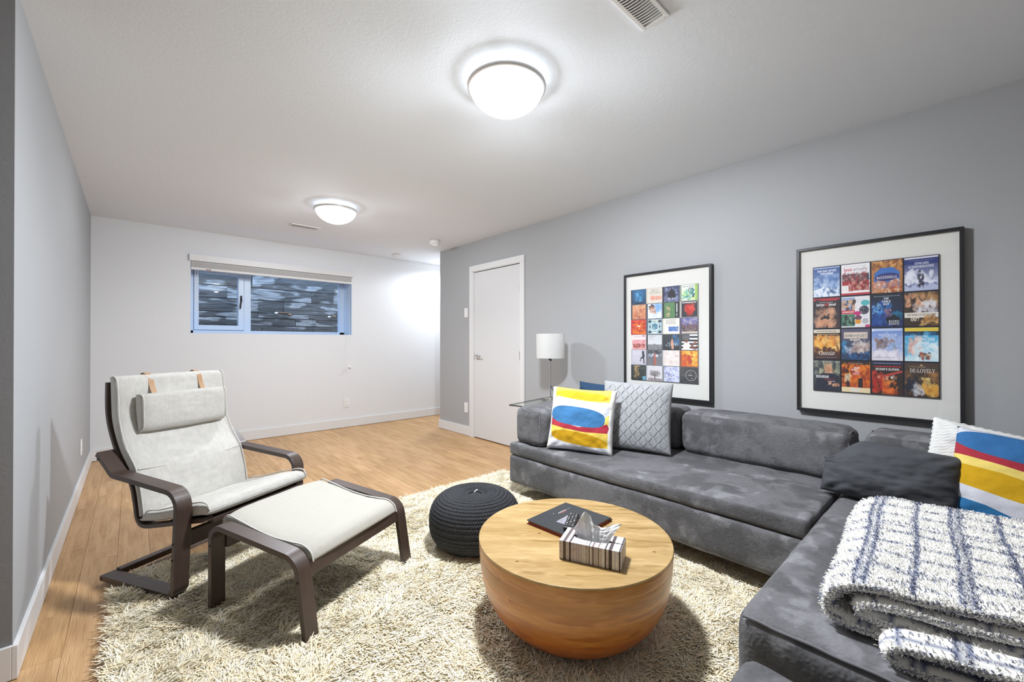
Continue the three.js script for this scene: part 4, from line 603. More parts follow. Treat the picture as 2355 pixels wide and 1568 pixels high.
// ---------- folded fleece blanket ----------
{
  const t = thing('blanket', 'folded white fleece blanket with navy grid lines on the near sofa seat', 'blanket', [1.745, 0.418, 0.08], 0.05);
  // cross sections (across, up) of two folded bundles; each is a serpentine strip run along the depth
  const TK = 0.030;
  const serp = (pts) => new THREE.CatmullRomCurve3(pts.map(([z, y]) => new THREE.Vector3(0, y, z)), false, 'catmullrom', 0.35);
  const upper = [[0.52, 0.134], [0.30, 0.138], [0.10, 0.136], [-0.12, 0.130], [-0.27, 0.126], [-0.330, 0.106], [-0.350, 0.074], [-0.345, 0.040], [-0.30, 0.022], [-0.20, 0.018]];
  const inner = [[0.52, 0.100], [0.30, 0.101], [0.10, 0.100], [-0.10, 0.098], [-0.22, 0.096], [-0.285, 0.084], [-0.288, 0.064], [-0.24, 0.056], [-0.05, 0.060], [0.2, 0.064], [0.52, 0.066]];
  const lower = [[0.52, 0.062], [0.3, 0.060], [0.05, 0.058], [-0.12, 0.056], [-0.205, 0.050], [-0.235, 0.032], [-0.212, 0.014], [-0.1, 0.012], [0.2, 0.012], [0.52, 0.012]];
  const navy = (gx, gz, r) => { // distance to the grid lines of the weave; gx runs along the depth, gz across
    const jit = 0.010 * (r - 0.5); const X = gx + jit, Z = gz + jit * 0.8; const m = ((Z % 0.19) + 0.19) % 0.19; const wide = Math.abs(m - 0.045), mid2 = Math.abs(m - 0.14); const n = ((X % 0.095) + 0.095) % 0.095, thin = Math.abs(n - 0.03); const dbl = Math.abs((((X + 0.2) % 0.38) + 0.38) % 0.38 - 0.30);
    if (wide < 0.015 && wide > 0.006) return 0.95; if (wide <= 0.006) return 0.35; if (mid2 < 0.0075) return 0.92; if (thin < 0.0048) return 0.9; if (dbl < 0.0045) return 0.85; return 0; };
  const rr = rng(55), fz = [], fc = [], dmy = new THREE.Object3D(), up = new THREE.Vector3(0, 1, 0);
  const WH = new THREE.Color().setRGB(0.93, 0.915, 0.87), NV = new THREE.Color().setRGB(0.045, 0.075, 0.20), tmp = new THREE.Color();
  const build = (pts, xa, xb, off, fuzzN) => {
    const c = serp(pts), L = c.getLength(), n = Math.round(L / 0.010), m = Math.round((xb - xa) / 0.014), P = [], C = [], I = [], N0 = []; const q = c.getSpacedPoints(n);
    const nrm = q.map((p, i) => { const a = q[Math.max(0, i - 1)], b = q[Math.min(n, i + 1)]; const ty = b.y - a.y, tz = b.z - a.z, l = Math.hypot(ty, tz) || 1; return [-tz / l, ty / l]; }); // [y, z]; first leg runs to -z so this points up
    const surf = (i, s, x0) => { const x = x0 + 0.17 * (q[i].z + 0.3) * (1 - (x0 - xa) / (xb - xa)); const w = 0.006 * noise(x * 5, q[i].z * 5, off * 10) + 0.003 * noise(x * 14, q[i].z * 14, off * 5), edge = smooth(0, 0.02, Math.min(x0 - xa, xb - x0)); const h = TK / 2 * (0.35 + 0.65 * Math.sqrt(edge)) * s; return [x, q[i].y + nrm[i][0] * (h + 0) + w, q[i].z + nrm[i][1] * h + w * 0.5 + 0.012 * noise(x * 2.2, off, 2)]; };
    for (const s of [1, -1]) { const base = P.length / 3; for (let i = 0; i <= n; i++) for (let j = 0; j <= m; j++) { const x = lerp(xa, xb, j / m); P.push(...surf(i, s, x)); const k = navy(x + off, i / n * L + off, 0.5); tmp.copy(WH).lerp(NV, k * 0.9); C.push(tmp.r, tmp.g, tmp.b); } for (let i = 0; i < n; i++) for (let j = 0; j < m; j++) { const a = base + i * (m + 1) + j, b = a + 1, e = a + m + 1, f = e + 1; s > 0 ? I.push(a, b, f, a, f, e) : I.push(a, f, b, a, e, f); } }
    const half = (n + 1) * (m + 1); for (let i = 0; i < n; i++) for (const j of [0, m]) { const a = i * (m + 1) + j, b = a + m + 1, e = a + half, f = b + half; j ? I.push(a, f, b, a, e, f) : I.push(a, b, f, a, f, e); } for (const i of [0, n]) for (let j = 0; j < m; j++) { const a = i * (m + 1) + j, b = a + 1, e = a + half, f = b + half; I.push(a, b, f, a, f, e); }
    const g = new THREE.BufferGeometry(); g.setAttribute('position', new THREE.Float32BufferAttribute(P, 3)); g.setAttribute('color', new THREE.Float32BufferAttribute(C, 3)); g.setIndex(I); g.computeVertexNormals();
    // curls of pile over the outside and the folded front edges
    const add = (p, nx, ny, nz, gx, gz) => { dmy.position.set(...p); const v = new THREE.Vector3(nx, ny, nz).add(new THREE.Vector3((rr() - 0.5) * 1.5, (rr() - 0.5) * 1.5, (rr() - 0.5) * 1.5)).normalize(); dmy.quaternion.setFromUnitVectors(up, v); dmy.scale.set(1, 0.7 + rr() * 0.8, 1); dmy.updateMatrix(); fz.push(dmy.matrix.clone()); const k = navy(gx, gz, rr()) * (rr() < 0.9 ? 1 : 0.2); tmp.copy(WH).multiplyScalar(0.95 + 0.08 * rr()).lerp(NV, k * (0.75 + 0.25 * rr())); fc.push(tmp.r, tmp.g, tmp.b); };
    for (let k = 0; k < fuzzN; k++) { const i = Math.floor(rr() * n), x = lerp(xa, xb, Math.pow(rr(), 1)), s = rr() < 0.72 ? 1 : -1; const p = surf(i, s, x); p[2] += (rr() - 0.5) * 0.010; add(p, 0, nrm[i][0] * s, nrm[i][1] * s, x + off, i / n * L + off); }
    for (let k = 0; k < fuzzN * 0.4; k++) { const i = Math.floor(rr() * n), s = rr() * 2 - 1, p = surf(i, s, xa + 0.002); add(p, -1, nrm[i][0] * 0.3, nrm[i][1] * 0.3, xa + off, i / n * L + off + 0.05 * s); }
    return g;
  };
  const mat = std({ color: 0xffffff, vertexColors: true, roughness: 1 });
  part('fleece_fold', build(upper, -0.385, 0.44, 0.0, 46000), mat, t);
  part('fleece_fold', build(inner, -0.395, 0.40, 0.31, 20000), mat, t);
  part('fleece_fold', build(lower, -0.475, 0.38, 0.17, 18000), mat, t);
  const curl = (() => { const g = new THREE.CylinderGeometry(0.0010, 0.0014, 0.0065, 4, 2); g.translate(0, 0.0020, 0); deform(g, (v) => { v.x += 0.0018 * Math.sin(v.y * 420); v.z += 0.0014 * Math.cos(v.y * 420); }); g.computeVertexNormals(); return g; })();
  const im = new THREE.InstancedMesh(curl, std({ color: 0xffffff, roughness: 1 }), fz.length); fz.forEach((m, i) => { im.setMatrixAt(i, m); im.setColorAt(i, tmp.setRGB(fc[3 * i], fc[3 * i + 1], fc[3 * i + 2])); }); im.name = 'fleece_pile'; im.userData.kind = 'stuff'; im.castShadow = im.receiveShadow = true; t.add(im);
}
// ---------- glass side table and table lamp ----------
{
  const t = thing('side_table', 'small glass-topped side table between the door and the sofa end', 'side table', [2.31, 0, -2.572], 0.19);
  const glass = phys({ color: new THREE.Color().setRGB(0.93, 0.97, 0.95), transmission: 1, thickness: 0, roughness: 0.02, ior: 1.5 }), edgeM = std({ color: new THREE.Color().setRGB(0.035, 0.042, 0.040), roughness: 0.25 });
  const w = 0.66, d = 0.235, y = 0.645;
  part('glass_top', bx(0.002, w - 0.002, y - 0.0085, y - 0.0015, 0.002, d - 0.002), glass, t);
  part('glass_edge', [bx(0, w, y - 0.010, y, -0.001, 0.002), bx(0, w, y - 0.010, y, d - 0.002, d + 0.001), bx(-0.001, 0.002, y - 0.010, y, 0, d), bx(w - 0.002, w + 0.001, y - 0.010, y, 0, d)], edgeM, t, 'dark polished glass edge');
  for (const [x, z] of [[0.50, 0.03], [0.50, d - 0.03]]) { part('post', bx(x - 0.011, x + 0.011, 0.02, y - 0.010, z - 0.011, z + 0.011, 0.002), M.chrome, t); part('bracket', bx(x - 0.018, x + 0.018, y - 0.022, y - 0.010, z - 0.018, z + 0.018, 0.003), M.dark, t); }
  part('foot_plate', bx(0.20, 0.62, 0.002, 0.020, 0.01, d - 0.01, 0.004), M.chrome, t);
}
{
  const t = thing('table_lamp', 'chrome table lamp with white drum shade, switched off, on the glass side table', 'table lamp', [2.845, 0.645, -2.598]);
  part('base', lathe([[0.001, 0.0005], [0.062, 0.0005], [0.064, 0.003], [0.062, 0.007], [0.02, 0.010], [0.001, 0.010]], 48), M.chrome, t);
  part('stem', place(cyl(0.0062, 0.0062, 0.40, 16), 0, 0.205, 0), M.chrome, t);
  part('socket', [place(cyl(0.014, 0.014, 0.06, 16), 0, 0.40, 0), place(cyl(0.009, 0.009, 0.02, 12), 0, 0.355, 0)], M.dark, t);
  const shadeTex = (() => { const a = tileNoise(64, 141); return dataTex(512, 256, (u, v) => { const s = 0.89 + 0.05 * Math.sin(v * 6.2832 * 42) * 0.5 + 0.03 * (a(u * 64, v * 64) - 0.5); return [s, s, s * 0.99]; }); })();
  const sg = new THREE.CylinderGeometry(0.131, 0.129, 0.222, 72, 1, true); part('shade', place(sg, 0, 0.482, 0), phys({ map: shadeTex, transmission: 0.3, thickness: 0, roughness: 0.95, side: THREE.DoubleSide }), t, 'white woven drum shade');
  part('spider', [place(cyl(0.002, 0.002, 0.255, 8).rotateZ(Math.PI / 2), 0, 0.42, 0), place(cyl(0.002, 0.002, 0.255, 8).rotateX(Math.PI / 2), 0, 0.42, 0)], M.nickel, t);
  part('switch', [place(cyl(0.004, 0.004, 0.018, 10).rotateZ(Math.PI / 2), -0.016, 0.362, 0.004), place(new THREE.SphereGeometry(0.006, 10, 8), -0.026, 0.362, 0.004)], M.dark, t);
  part('cord', tube([[0.002, 0.115, 0.006], [0.010, 0.075, 0.02], [0.03, 0.042, 0.05], [0.06, 0.028, 0.09], [0.09, 0.022, 0.13], [0.11, 0.008, 0.16]], 0.0028, 30, 8), M.dark, t, 'black power cord');
}

// ---------- framed pictures ----------
function paintTile(c, x, y, w, h, seed, ops) {                          // ops draw in a 100 x 100 space
  c.save(); c.beginPath(); c.rect(x, y, w, h); c.clip(); c.translate(x, y); c.scale(w / 100, h / 100); const r = rng(seed);
  const A = {
    fill(a, b) { if (b) { const g = c.createLinearGradient(0, 0, 0, 100); g.addColorStop(0, a); g.addColorStop(1, b); c.fillStyle = g; } else c.fillStyle = a; c.fillRect(0, 0, 100, 100); },
    rect(col, X, Y, W, Hh) { c.fillStyle = col; c.fillRect(X, Y, W, Hh); },
    oval(col, X, Y, a, b, rot = 0) { c.fillStyle = col; c.beginPath(); c.ellipse(X, Y, a, b, rot, 0, 7); c.fill(); },
    poly(col, pts) { c.fillStyle = col; c.beginPath(); pts.forEach(([X, Y], i) => i ? c.lineTo(X, Y) : c.moveTo(X, Y)); c.fill(); },
    mottle(cols, n, X, Y, W, Hh, s = 5, al = 0.55) { c.globalAlpha = al; for (let i = 0; i < n; i++) { c.fillStyle = cols[Math.floor(r() * cols.length)]; c.beginPath(); c.ellipse(X + r() * W, Y + r() * Hh, s * (0.4 + r()), s * (0.25 + 0.6 * r()), r() * 3, 0, 7); c.fill(); } c.globalAlpha = 1; },
    lines(col, n, X, Y, W, Hh, lw = 0.8) { c.strokeStyle = col; c.lineWidth = lw; for (let i = 0; i < n; i++) { const yy = Y + Hh * (i + 0.5) / n; c.beginPath(); let q = X; while (q < X + W) { const l = 2 + r() * 7; c.moveTo(q, yy); c.lineTo(Math.min(X + W, q + l), yy); q += l + 1.6; } c.stroke(); } },
    ray(col, n, X, Y, a) { c.strokeStyle = col; c.lineWidth = 1; for (let i = 0; i < n; i++) { const q = i / n * 6.28 + 0.1; c.beginPath(); c.moveTo(X + a * Math.cos(q), Y + a * Math.sin(q)); c.lineTo(X + 90 * Math.cos(q), Y + 90 * Math.sin(q)); c.stroke(); } },
    ring(col, X, Y, a, lw) { c.strokeStyle = col; c.lineWidth = lw; c.beginPath(); c.arc(X, Y, a, 0, 7); c.stroke(); },
    text(s, col, X, Y, size, font = 'sans-serif', style = 'bold', maxW = 92, align = 'center') { c.fillStyle = col; c.font = `${style} ${size}px ${font}`; c.textAlign = align; c.textBaseline = 'middle'; const m = c.measureText(s).width; c.save(); c.translate(X, Y); if (m > maxW) c.scale(maxW / m, 1); c.fillText(s, 0, 0); c.restore(); },
  };
  ops(A); c.restore();
}
const skin = ['#d8a07c', '#c98a66', '#e6b995'];
const filmTiles = [
  (a) => { a.fill('#2f4f93', '#dfe8f2'); a.mottle(['#6f93c8', '#a9c0e0', '#dbe6f4', '#3f66a6'], 70, 0, 25, 100, 55, 12, 0.4); a.poly('#e9eff6', [[0, 78], [40, 66], [100, 84], [100, 100], [0, 100]]); a.mottle(['#5a7fb4', '#c9d8ea'], 40, 0, 66, 100, 34, 6, 0.4); a.mottle(['#2d4a7c', '#40608f'], 14, 55, 72, 35, 18, 6, 0.5); a.rect('#aab9d8', 0, 1, 100, 4); a.text('THE DAY AFTER', '#f2f6fb', 50, 14, 10, 'sans-serif', 'italic bold'); a.text('TOMORROW', '#f2f6fb', 50, 22.5, 8.5, 'sans-serif', 'italic bold', 62); a.lines('#cfdcf0', 1, 16, 28, 22, 3); },
  (a) => { a.fill('#ffffff'); a.rect('#f1eef0', 0, 0, 100, 100); a.lines('#8a8488', 1, 10, 5, 80, 5); a.text('love', '#c02432', 24, 17, 15, 'sans-serif', 'bold', 36); a.text('actually', '#66626a', 67, 17, 15, 'sans-serif', '', 50); a.lines('#55505a', 1, 6, 26, 88, 3); a.rect('#51424c', 3, 32, 94, 22); a.mottle(['#8f6a6a', '#30343f', '#c9a79a', '#a83038'], 60, 3, 32, 94, 24, 7); a.rect('#a82a34', 3, 54, 94, 32); a.rect('#ece6e4', 3, 68, 24, 18); a.mottle(['#c08a7a', '#5a2a2e', '#8a2028', '#d9b6a8'], 55, 28, 54, 68, 32, 8); a.rect('#f3f0f1', 0, 88, 100, 5); a.rect('#bb3540', 0, 93.5, 100, 6.5); },
  (a) => { a.fill('#c68a4c', '#a0673a'); a.mottle(['#8a5226', '#e0ac6c', '#6e3f1f'], 50, 0, 0, 100, 24, 7, 0.5); a.poly('#3f74bd', [[9, 94], [9, 38], [30, 22], [70, 22], [91, 38], [91, 94]]); a.mottle(['#d9a38a', '#c98572', '#b86e58', '#e9cdb8'], 70, 9, 62, 82, 24, 8, 0.6); a.rect('#c98d5e', 5, 86, 90, 12); a.mottle(['#b5522f', '#e8d9c8', '#8e4427'], 40, 5, 84, 90, 14, 5, 0.6); a.oval('#2c3274', 50, 51, 39, 12, -0.03); a.text('RATATOUILLE', '#f5f0ea', 50, 52, 10.5, 'serif', 'bold', 66); a.lines('#b7b6dc', 1, 32, 45, 36, 3, 0.6); },
  (a) => { a.fill('#1f2c6a', '#e6e8f2'); a.rect('#dfe0ea', 0, 0, 100, 5); a.rect('#25357a', 0, 5, 100, 16); a.fill; a.mottle(['#e9ebf4', '#d5d9ea', '#f4f5fa'], 60, 0, 46, 100, 50, 14, 0.5); a.poly('#b7bfdb', [[0, 86], [30, 80], [60, 83], [100, 76], [100, 100], [0, 100]]); a.mottle(['#4a5584', '#6b76a4'], 16, 4, 78, 92, 8, 5, 0.6); a.mottle(['#34324c', '#4a4458', '#2a2a40'], 26, 43, 42, 14, 46, 5, 0.75); a.text('EDWARD', '#e9edf8', 52, 19, 9, 'serif', 'bold', 42); a.text('SCISSORHANDS', '#e9edf8', 50, 29, 10, 'serif', 'bold', 76); a.lines('#c6cde6', 1, 14, 9, 74, 3, 0.6); },
  (a) => { a.fill('#2b262d', '#46343a'); a.rect('#b32e3a', 0, 0, 100, 9); a.mottle(skin, 90, 10, 36, 70, 60, 13, 0.35); a.mottle(['#2b2226', '#3a2d31'], 22, 0, 10, 100, 22, 9, 0.7); a.mottle(['#33262b', '#1d1a22'], 10, 12, 56, 66, 16, 6, 0.7); a.lines('#e8e4e4', 1, 22, 13, 52, 3, 1.2); a.text('better', '#f5f2f2', 27, 22, 12, 'sans-serif', 'bold', 32); a.text('off', '#d33b35', 51, 22, 13, 'sans-serif', 'bold', 15); a.text('dead', '#f5f2f2', 72, 22, 12, 'sans-serif', 'bold', 27); },
  (a) => { a.fill('#e9e7ea'); a.rect('#9db3d6', 0, 3, 48, 40); a.mottle(skin.concat(['#3a2f33']), 46, 2, 12, 44, 30, 7, 0.55); a.rect('#c22f3e', 0, 44, 48, 12); a.lines('#f2e6e6', 1, 4, 46, 40, 8, 4); a.rect('#3f7a5e', 0, 57, 48, 39); a.mottle(['#232a2c', '#8fb6a0', '#1d2425'], 34, 6, 66, 38, 26, 7, 0.6); a.oval('#57b7b9', 84, 22, 15, 9); a.oval('#4f5062', 80, 45, 17, 14); a.mottle(['#8d7f88', '#2b2c38'], 16, 68, 36, 26, 18, 5, 0.6); a.oval('#c4317c', 57, 55, 12, 7); a.oval('#6d4a5e', 60, 69, 12, 8); a.oval('#e39b36', 59, 82, 11, 7); a.oval('#b9bac0', 84, 80, 11, 9); a.oval('#c24d7f', 92, 97, 9, 6); a.lines('#8a8a94', 2, 56, 8, 26, 12); },
  (a) => { a.fill('#13202f', '#0c2c66'); a.mottle(['#1c4fa6', '#0f3580', '#2f7fd0'], 60, 0, 26, 60, 70, 12, 0.4); a.mottle(['#58b4ee', '#a7e1fb'], 16, 2, 30, 34, 26, 6, 0.5); a.mottle(['#b78a96', '#8d6274'], 22, 38, 44, 26, 26, 6, 0.55); a.mottle(['#1794b8', '#0e6f92'], 18, 70, 56, 28, 34, 8, 0.6); a.mottle(['#0b0f18'], 20, 46, 72, 40, 24, 9, 0.8); a.lines('#aab4c2', 1, 8, 3, 84, 5, 1.6); a.text('THE', '#eef2f6', 48, 13, 9, 'sans-serif', 'bold', 18); a.text('CABLE', '#eef2f6', 48, 21.5, 9.5, 'sans-serif', 'bold', 32); a.text('GUY', '#eef2f6', 48, 30, 9.5, 'sans-serif', 'bold', 24); a.lines('#d7dde6', 4, 56, 80, 34, 15, 1.8); },
  (a) => { a.fill('#4a3628', '#35291f'); a.mottle(['#b58a58', '#e0bd8a', '#7a532f'], 60, 30, 2, 70, 40, 11, 0.45); a.mottle(skin.concat(['#23191a']), 44, 2, 8, 60, 40, 9, 0.55); a.mottle(['#d9d5dc', '#b6b2c2', '#efecee'], 50, 30, 30, 70, 40, 10, 0.5); a.rect('#e8e2d8', 0, 60, 100, 15); a.text('THE WORLD IS NOT ENOUGH', '#5d3a34', 50, 67, 9, 'serif', 'bold', 86); a.text('007', '#efe6d4', 32, 80, 16, 'serif', 'bold', 60); a.mottle(['#c9944c', '#8a5a2a', '#e6c283'], 40, 50, 74, 50, 24, 9, 0.5); },
  (a) => { a.fill('#a4602c', '#3a2326'); a.rect('#d9d2c0', 0, 0, 100, 12); a.lines('#6a5c4c', 1, 12, 4, 74, 5, 2); a.rect('#3f2a22', 0, 12, 100, 10); a.lines('#e7cfa8', 1, 14, 15, 74, 4, 1.6); a.mottle(['#f0a83c', '#f6c466', '#d9782a', '#fbdc98'], 100, 0, 22, 100, 50, 12, 0.45); a.mottle(['#5a2f22', '#36211e'], 22, 0, 62, 100, 22, 9, 0.6); a.text('Chocolat', '#fbf6f0', 50, 80, 17, 'serif', 'italic', 60); a.lines('#b9aaa6', 1, 8, 92, 80, 4, 1.2); },
  (a) => { a.fill('#5b5a72', '#27405f'); a.rect('#ddd0c2', 8, 10, 84, 22); a.rect('#8d6a66', 9, 11, 82, 20); a.rect('#e6dacd', 10.5, 12.5, 79, 17); a.text('ROMEO+JULIET', '#2a2730', 50, 22, 12, 'serif', 'bold', 74); a.rect('#d9cfc9', 30, 33, 36, 5); a.lines('#7a6c6c', 1, 33, 33.5, 30, 4, 1.6); a.mottle(['#d8c8c0', '#c2aea6', '#efe5df', '#8f7a78'], 70, 36, 42, 62, 34, 10, 0.5); a.mottle(['#2f7db0', '#4aa0cc'], 18, 0, 40, 22, 40, 7, 0.6); a.mottle(['#c9cbd6', '#8f98b0'], 16, 14, 60, 26, 24, 6, 0.6); a.mottle(['#1f4f86', '#2b6aa6', '#16284a'], 40, 30, 80, 70, 18, 8, 0.6); },
  (a) => { a.fill('#6d8fd0', '#e6e6f0'); a.rect('#c9d3ea', 10, 1, 88, 7); a.rect('#e9edf6', 1, 1, 8, 8); a.text('THE', '#eef2fa', 50, 14, 4.5, 'serif', '', 20); a.text('NOTEBOOK', '#f4f6fb', 52, 22, 11, 'serif', '', 62); a.mottle(['#9fb4de', '#c3d0ea', '#7f9cd4'], 60, 0, 30, 100, 40, 14, 0.4); a.mottle(['#8a6f66', '#6d5650', '#b39184'], 30, 12, 36, 64, 32, 9, 0.45); a.mottle(['#b8cfe8', '#8fb0d8'], 10, 62, 46, 22, 18, 7, 0.6); a.poly('#e3e0ea', [[0, 72], [40, 66], [100, 92], [100, 100], [0, 100]]); a.mottle(['#f2eff4', '#cfc9d8'], 40, 0, 70, 90, 28, 10, 0.5); a.lines('#7c7484', 1, 8, 88, 70, 4, 1.4); },
  (a) => { a.fill('#2d9fd6', '#d7ecf4'); a.rect('#e8cf4c', 0, 0, 100, 11); a.rect('#1a3350', 0, 11, 100, 12); a.mottle(['#1c86c4', '#4ab8e6', '#8ad0ee'], 60, 0, 16, 100, 60, 12, 0.4); a.mottle(['#f1d3c6', '#e7b6a6', '#d99a8c'], 60, 14, 30, 34, 50, 9, 0.45); a.mottle(['#e2f1f7', '#c0e2ef', '#f5fafc'], 60, 30, 46, 70, 50, 12, 0.45); a.mottle(['#a24a3c', '#22303c', '#d0a07c'], 24, 44, 70, 30, 24, 6, 0.6); a.text('THE', '#f5f7fa', 62, 25, 7, 'serif', 'bold', 20); a.text('PRINCESS', '#f5f7fa', 60, 35, 12, 'serif', 'bold', 58); a.text('BRIDE', '#f5f7fa', 60, 45.5, 9, 'serif', 'bold', 32); },
  (a) => { a.fill('#6e7266', '#2a2f3c'); a.rect('#8f8f86', 0, 0, 100, 6); a.mottle(['#c9c8a0', '#4d5444', '#2a3240', '#9aa08e'], 60, 0, 6, 100, 36, 9, 0.5); a.mottle(skin, 34, 44, 12, 26, 34, 7, 0.5); a.poly('#23283c', [[6, 100], [12, 52], [38, 42], [72, 42], [98, 52], [96, 100]]); a.mottle(skin, 16, 58, 74, 38, 12, 6, 0.6); a.text('BOURNE', '#f7f6f6', 34, 54, 12, 'sans-serif', 'bold', 56); a.text('SUPREMACY', '#b1353e', 60, 63, 8, 'sans-serif', '', 58); a.rect('#d8d3d6', 54, 68, 28, 1.4); },
  (a) => { a.fill('#e0701c', '#b0501a'); a.rect('#2b2225', 0, 0, 100, 11); a.text('SPECIAL EDITION', '#cdbfae', 50, 6, 5, 'sans-serif', '', 88); a.mottle(['#f09a2c', '#c8441a', '#e8861f', '#8a2f18'], 110, 0, 11, 100, 72, 10, 0.45); a.mottle(['#5a2a1c', '#3a1f20'], 26, 0, 14, 24, 60, 7, 0.6); a.poly('#3b1f2c', [[18, 96], [17, 62], [28, 62], [29, 96]]); a.poly('#2a1b26', [[60, 96], [58, 56], [74, 52], [75, 96]]); a.mottle(['#d6c4a4', '#e6d9bc'], 14, 14, 44, 20, 18, 6, 0.6); a.rect('#ecd7ae', 0, 84, 100, 16); a.rect('#e6e0d4', 32, 86, 34, 12); a.text('WHEN', '#f3e9f0', 54, 21, 7.5, 'sans-serif', 'bold', 30); a.text('HARRY', '#f3e9f0', 46, 27.5, 7.5, 'sans-serif', 'bold', 34); a.text('MET', '#e7c8e2', 56, 34, 7.5, 'sans-serif', 'bold', 20); a.text('SALLY...', '#e7c8e2', 54, 40.5, 7.5, 'sans-serif', 'bold', 34); },
  (a) => { a.fill('#2a2024', '#3a201c'); a.rect('#26365a', 0, 0, 100, 7); a.lines('#b5c0d8', 1, 8, 1, 84, 5, 1.4); a.lines('#c0343a', 1, 6, 11, 88, 5, 3.2); a.text("OCEAN'S ELEVEN", '#f7f5f3', 50, 22, 9.5, 'sans-serif', 'bold', 80); a.mottle(['#c9281e', '#a01c18', '#e0452a'], 50, 0, 32, 36, 60, 9, 0.5); a.mottle(['#e9722a', '#d9541e', '#f2933e'], 60, 36, 46, 44, 50, 9, 0.5); a.mottle(['#20191c', '#351f1c'], 30, 56, 44, 44, 34, 8, 0.6); a.mottle(['#efe3cf', '#e6c29c'], 12, 20, 42, 60, 14, 5, 0.6); a.poly('#c0453a', [[30, 42], [98, 24], [98, 30], [44, 46]]); },
  (a) => { a.fill('#4b3a30', '#3a2a22'); a.mottle(['#7a5236', '#a8703c', '#2c2422', '#c79a50'], 90, 0, 30, 100, 60, 10, 0.45); a.poly('#c9a06a', [[44, 9], [50, 3], [56, 9]]); a.lines('#cdbfa8', 1, 14, 10, 50, 4, 1.2); a.text('DE-LOVELY', '#f5f1ea', 52, 23, 15, 'serif', '', 74); a.mottle(['#161a28', '#20263a'], 40, 4, 44, 34, 40, 9, 0.65); a.mottle(['#e6e6ea', '#c9cbd2'], 30, 28, 62, 34, 30, 8, 0.55); a.mottle(['#dca23a', '#c07f2c', '#edc261'], 50, 52, 64, 46, 30, 9, 0.5); a.mottle(['#c9a14c', '#efe0a6'], 16, 48, 44, 26, 16, 6, 0.6); },
];
